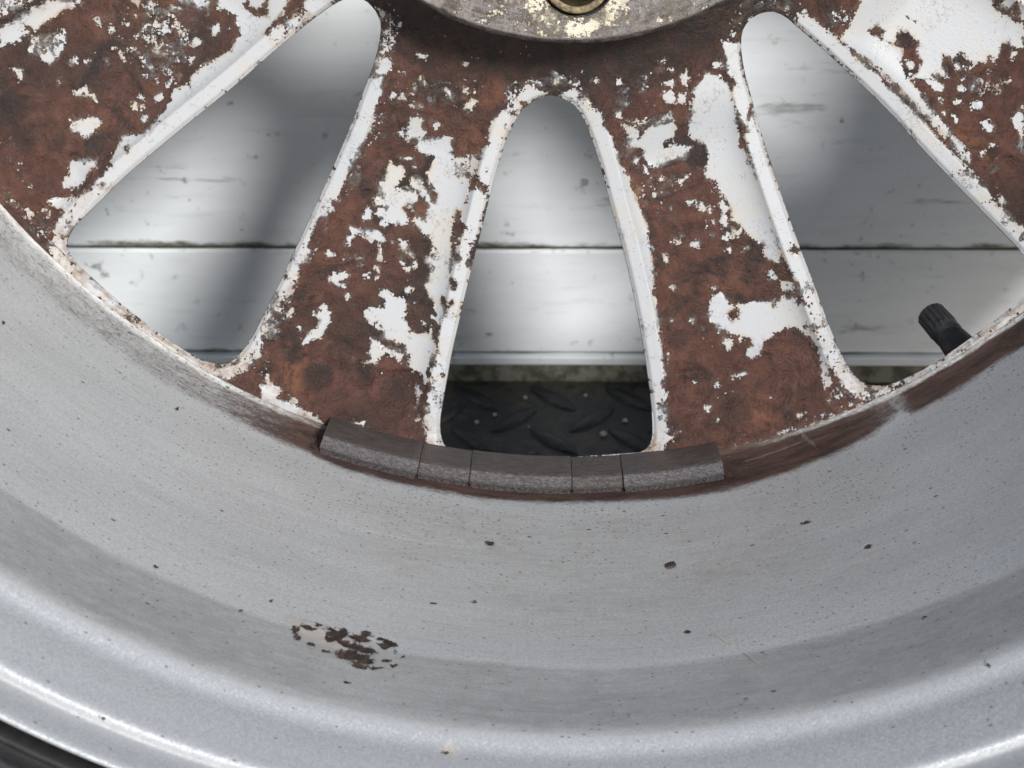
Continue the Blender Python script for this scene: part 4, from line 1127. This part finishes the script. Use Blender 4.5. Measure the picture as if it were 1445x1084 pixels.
barrel = mesh('rim_barrel', V, grid_quads(nP, nT, True)[:, ::-1], MAT['barrel'], wheel,
     attrs={'pu': (Td * 3.5 / 1000).ravel(), 'pv': (Sg / 1000).ravel(), 'brown': brown.ravel(), 'dark_band': dark_band.ravel(), 'haze': haze.ravel(),
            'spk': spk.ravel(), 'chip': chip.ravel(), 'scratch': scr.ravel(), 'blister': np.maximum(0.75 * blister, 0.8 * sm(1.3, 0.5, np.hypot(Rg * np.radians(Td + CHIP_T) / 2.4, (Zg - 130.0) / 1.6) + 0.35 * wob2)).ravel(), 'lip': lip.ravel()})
def lathe(name, prof, mat, n=160, a0=0, a1=2 * math.pi, wheelp=None, angle=None):
    prof = np.array(prof)
    full = abs(a1 - a0 - 2 * math.pi) < 1e-6
    a = np.linspace(a0, a1, n, endpoint=not full)
    P = polar(prof[:, 0][:, None] / 1000, a[None], np.repeat(prof[:, 1][:, None], n, 1) / 1000)
    return mesh(name, P.reshape(-1, 3), grid_quads(len(prof), n, full)[:, ::-1], mat, wheelp or wheel, True, angle=angle)
# outer side of the wheel: front well, flange
ff = lathe('rim_flange', [(193.0, 1.2), (193.2, -1), (196.5, -2.5), (203, -4), (209, -12), (213, -30), (219, -47), (224, -52), (226, -50), (226, -44)], MAT['barrel'], 180)
n_ = len(ff.data.vertices)
for nm, v in (('chip', -2.5), ('lip', 1.0)):
    a = ff.data.attributes.new(nm, 'FLOAT', 'POINT'); a.data.foreach_set('value', np.full(n_, v, np.float32))

# --- tyre
tp = [(225.4, 139), (226.6, 143.5), (227.3, 146.5), (228.2, 148.4), (229.4, 149.3), (229.9, 147.2), (230.5, 147.2), (231.4, 150.6), (232.6, 151.9), (233.4, 151.5), (233.8, 149.4), (234.5, 149.5), (235.3, 151.9),
      (237.0, 152.4), (240, 153.5), (244, 154.5), (252, 157), (264, 159.5), (278, 159), (290, 154), (300, 145), (306, 132), (309, 110), (310, 80), (310, 48), (310, 10), (309, -25),
      (306, -45), (300, -54), (290, -59), (278, -61), (264, -60), (250, -58), (240, -55), (232, -52.5), (227, -50), (225.6, -42)]
tyre = lathe('tyre', tp, MAT['rubber'], 220)

# --- stick-on balance weights in the cove at the foot of the spokes
JOINTS = [-19.9, -11.9, -7.75, 0.45, 4.55, 12.6]
def weight(a0, a1, dr, front_tone, dz):
    pr_ = [(195.9, 1.0), (190.45, 0.3), (190.25, 0.6), (190.85, 13.6 + dz), (191.1, 14.8 + dz), (191.5, 15.35 + dz), (194.3, 14.35 + dz), (195.1, 13.9 + dz), (195.7, 13.1 + dz), (195.9, 11.5 + dz)]
    fr = [0, 0, 0, 0, 0.35, 1, 1, 1, 0.9, 0.6]
    na = 18
    inset = 0.18 / 190
    a = np.r_[a0, a0 + inset, np.linspace(a0 + 0.01, a1 - 0.01, na), a1 - inset, a1]
    V, F_ = [], []
    for j, t in enumerate(a):
        e = 0.16 if j in (0, len(a) - 1) else 0.0
        cen = (193.2, 7.0)
        for (r_, z_), f_ in zip(pr_, fr):
            rr_ = r_ + dr + (0.28 if False else 0)
            V.append((rr_ + (cen[0] - r_) * e * 0.12, t, z_ + (cen[1] - z_) * e * 0.14)); F_.append(f_ * front_tone)
    V = np.array(V); n = len(pr_)
    P = polar(V[:, 0] / 1000, V[:, 1], V[:, 2] / 1000)
    q = grid_quads(len(a), n, True)
    # end caps as fans
    b = len(P)
    c0 = P[:n].mean(0); c1 = P[-n:].mean(0)
    P = np.concatenate([P, [c0, c1]])
    F_ += [0.2, 0.2]
    L = (len(a) - 1) * n
    T_ = [(b, (k + 1) % n, k) for k in range(n)] + [(b + 1, L + k, L + (k + 1) % n) for k in range(n)]
    o = mesh('balance_weight', P, q[:, ::-1] if False else q, MAT['weight'], wheel, True, T_, attrs={'front': F_}, angle=28)
    tpz = [(195.9, 1.4), (195.9, 12.0 + dz), (197.6, 12.6 + dz), (197.9, 2.0)]
    aa = np.linspace(a0 + 0.002, a1 - 0.002, 14)
    P = np.concatenate([polar(np.array([q_[0] for q_ in tpz]) / 1000, t, np.array([q_[1] for q_ in tpz]) / 1000) for t in aa])
    mesh('adhesive_tape', P, grid_quads(len(aa), 4, True), MAT['tape'], o, True, angle=30)
    return o
gap = 0.0004
for k in range(5):
    long = k % 2 == 0
    o = weight(R(JOINTS[k]) + gap, R(JOINTS[k + 1]) - gap, [0.0, 0.25, 0.05, 0.3, 0.1][k], [1.0, 0.55, 0.85, 0.5, 1.0][k], [0.4, -0.4, 0.0, -0.4, 0.5][k])
    o['label'] = 'long weight with pitted zinc front edge' if long else 'short weight, browner and smoother'

# --- valve stem poking out on the far side of the rim
def frame(p0, p1):
    p0, p1 = np.array(p0), np.array(p1)
    w = p1 - p0; L = np.linalg.norm(w); w /= L
    u_ = np.cross(w, [0, 0, 1.0]); u_ /= np.linalg.norm(u_); v_ = np.cross(w, u_)
    return p0, u_, v_, w, L
vb = np.array([200.6 * math.sin(R(34.4)), -200.6 * math.cos(R(34.4)), -13.0]) / 1000 + [0, TYRE_R, 0]
vt = np.array([188.6 * math.sin(R(34.0)), -188.6 * math.cos(R(34.0)), -29.0]) / 1000 + [0, TYRE_R, 0]
p0, u_, v_, w_, L = frame(vb, vt)
def turned(name, prof, mat, parent, n=48, knurl=0.0, angle=35):
    a = np.linspace(0, 2 * math.pi, n, endpoint=False)
    V = []
    for s0, r0, kn in prof:
        rr_ = r0 * (1 - knurl * kn * (np.cos(a * 16) > 0))
        V.append(p0[None] + s0 * w_[None] + rr_[:, None] * (np.cos(a)[:, None] * u_[None] + np.sin(a)[:, None] * v_[None]))
    return mesh(name, np.concatenate(V), grid_quads(len(prof), n, True), mat, parent, True, angle=angle)
stem = turned('valve_stem', [(-0.006, 0.0062, 0), (0.0, 0.0055, 0), (0.005, 0.0046, 0), (0.0102, 0.0040, 0), (0.0106, 0.0030, 0), (0.012, 0.0026, 0)], MAT['cap'], wheel)
cap = turned('valve_cap', [(0.0100, 0.0040, 0), (0.0103, 0.0042, 0), (0.0128, 0.0042, 0), (0.0131, 0.0044, 1), (0.0196, 0.0042, 1), (0.0202, 0.0038, 0.5), (0.0206, 0.0031, 0), (0.0207, 0.0001, 0)], MAT['cap'], stem, 96, 0.10)

# --- bits lying on the rim: a straw-coloured fibre in two pieces
def fibre(pts, r):
    P = np.array(pts)
    n = 6; V = []
    for k, q in enumerate(P):
        d_ = P[min(k + 1, len(P) - 1)] - P[max(k - 1, 0)]; d_ /= np.linalg.norm(d_)
        a1 = np.cross(d_, [0, 0, 1]); a1 /= np.linalg.norm(a1); a2 = np.cross(d_, a1)
        rk = r * (0.35 + 0.65 * math.sin(math.pi * (k + 0.5) / len(P)))
        for j in range(n):
            t = 2 * math.pi * j / n
            V.append(q + rk * (math.cos(t) * a1 + math.sin(t) * a2))
    return np.array(V), grid_quads(len(P), n, True)
def on_barrel(td, z, lift):
    i = np.where(pz < 126)[0]
    r_ = np.interp(z, pz[i], pr[i]) - lift
    p = polar(np.array(r_ / 1000), np.array(R(td)), np.array(z / 1000))
    return np.array(ROT @ (Vector(p) - Vector((0, TYRE_R, 0))) + OFF)
V, Q = [], []
for (ta_, za_, tb_, zb_) in ((8.86, 89.5, 9.95, 96.0), (10.5, 99.6, 11.35, 106.3)):
    pts = [on_barrel(ta_ + (tb_ - ta_) * k / 6, za_ + (zb_ - za_) * k / 6, 0.25 + 0.1 * math.sin(k)) for k in range(7)]
    v, q = fibre(pts, 0.00016); Q.append(q + len(V)); V += list(v)
fo = mesh('straw_fibre', V, np.concatenate(Q), MAT['straw'], None)
tag(fo, 'thin straw coloured fibre in two bits lying on the grey rim barrel', 'fibre')
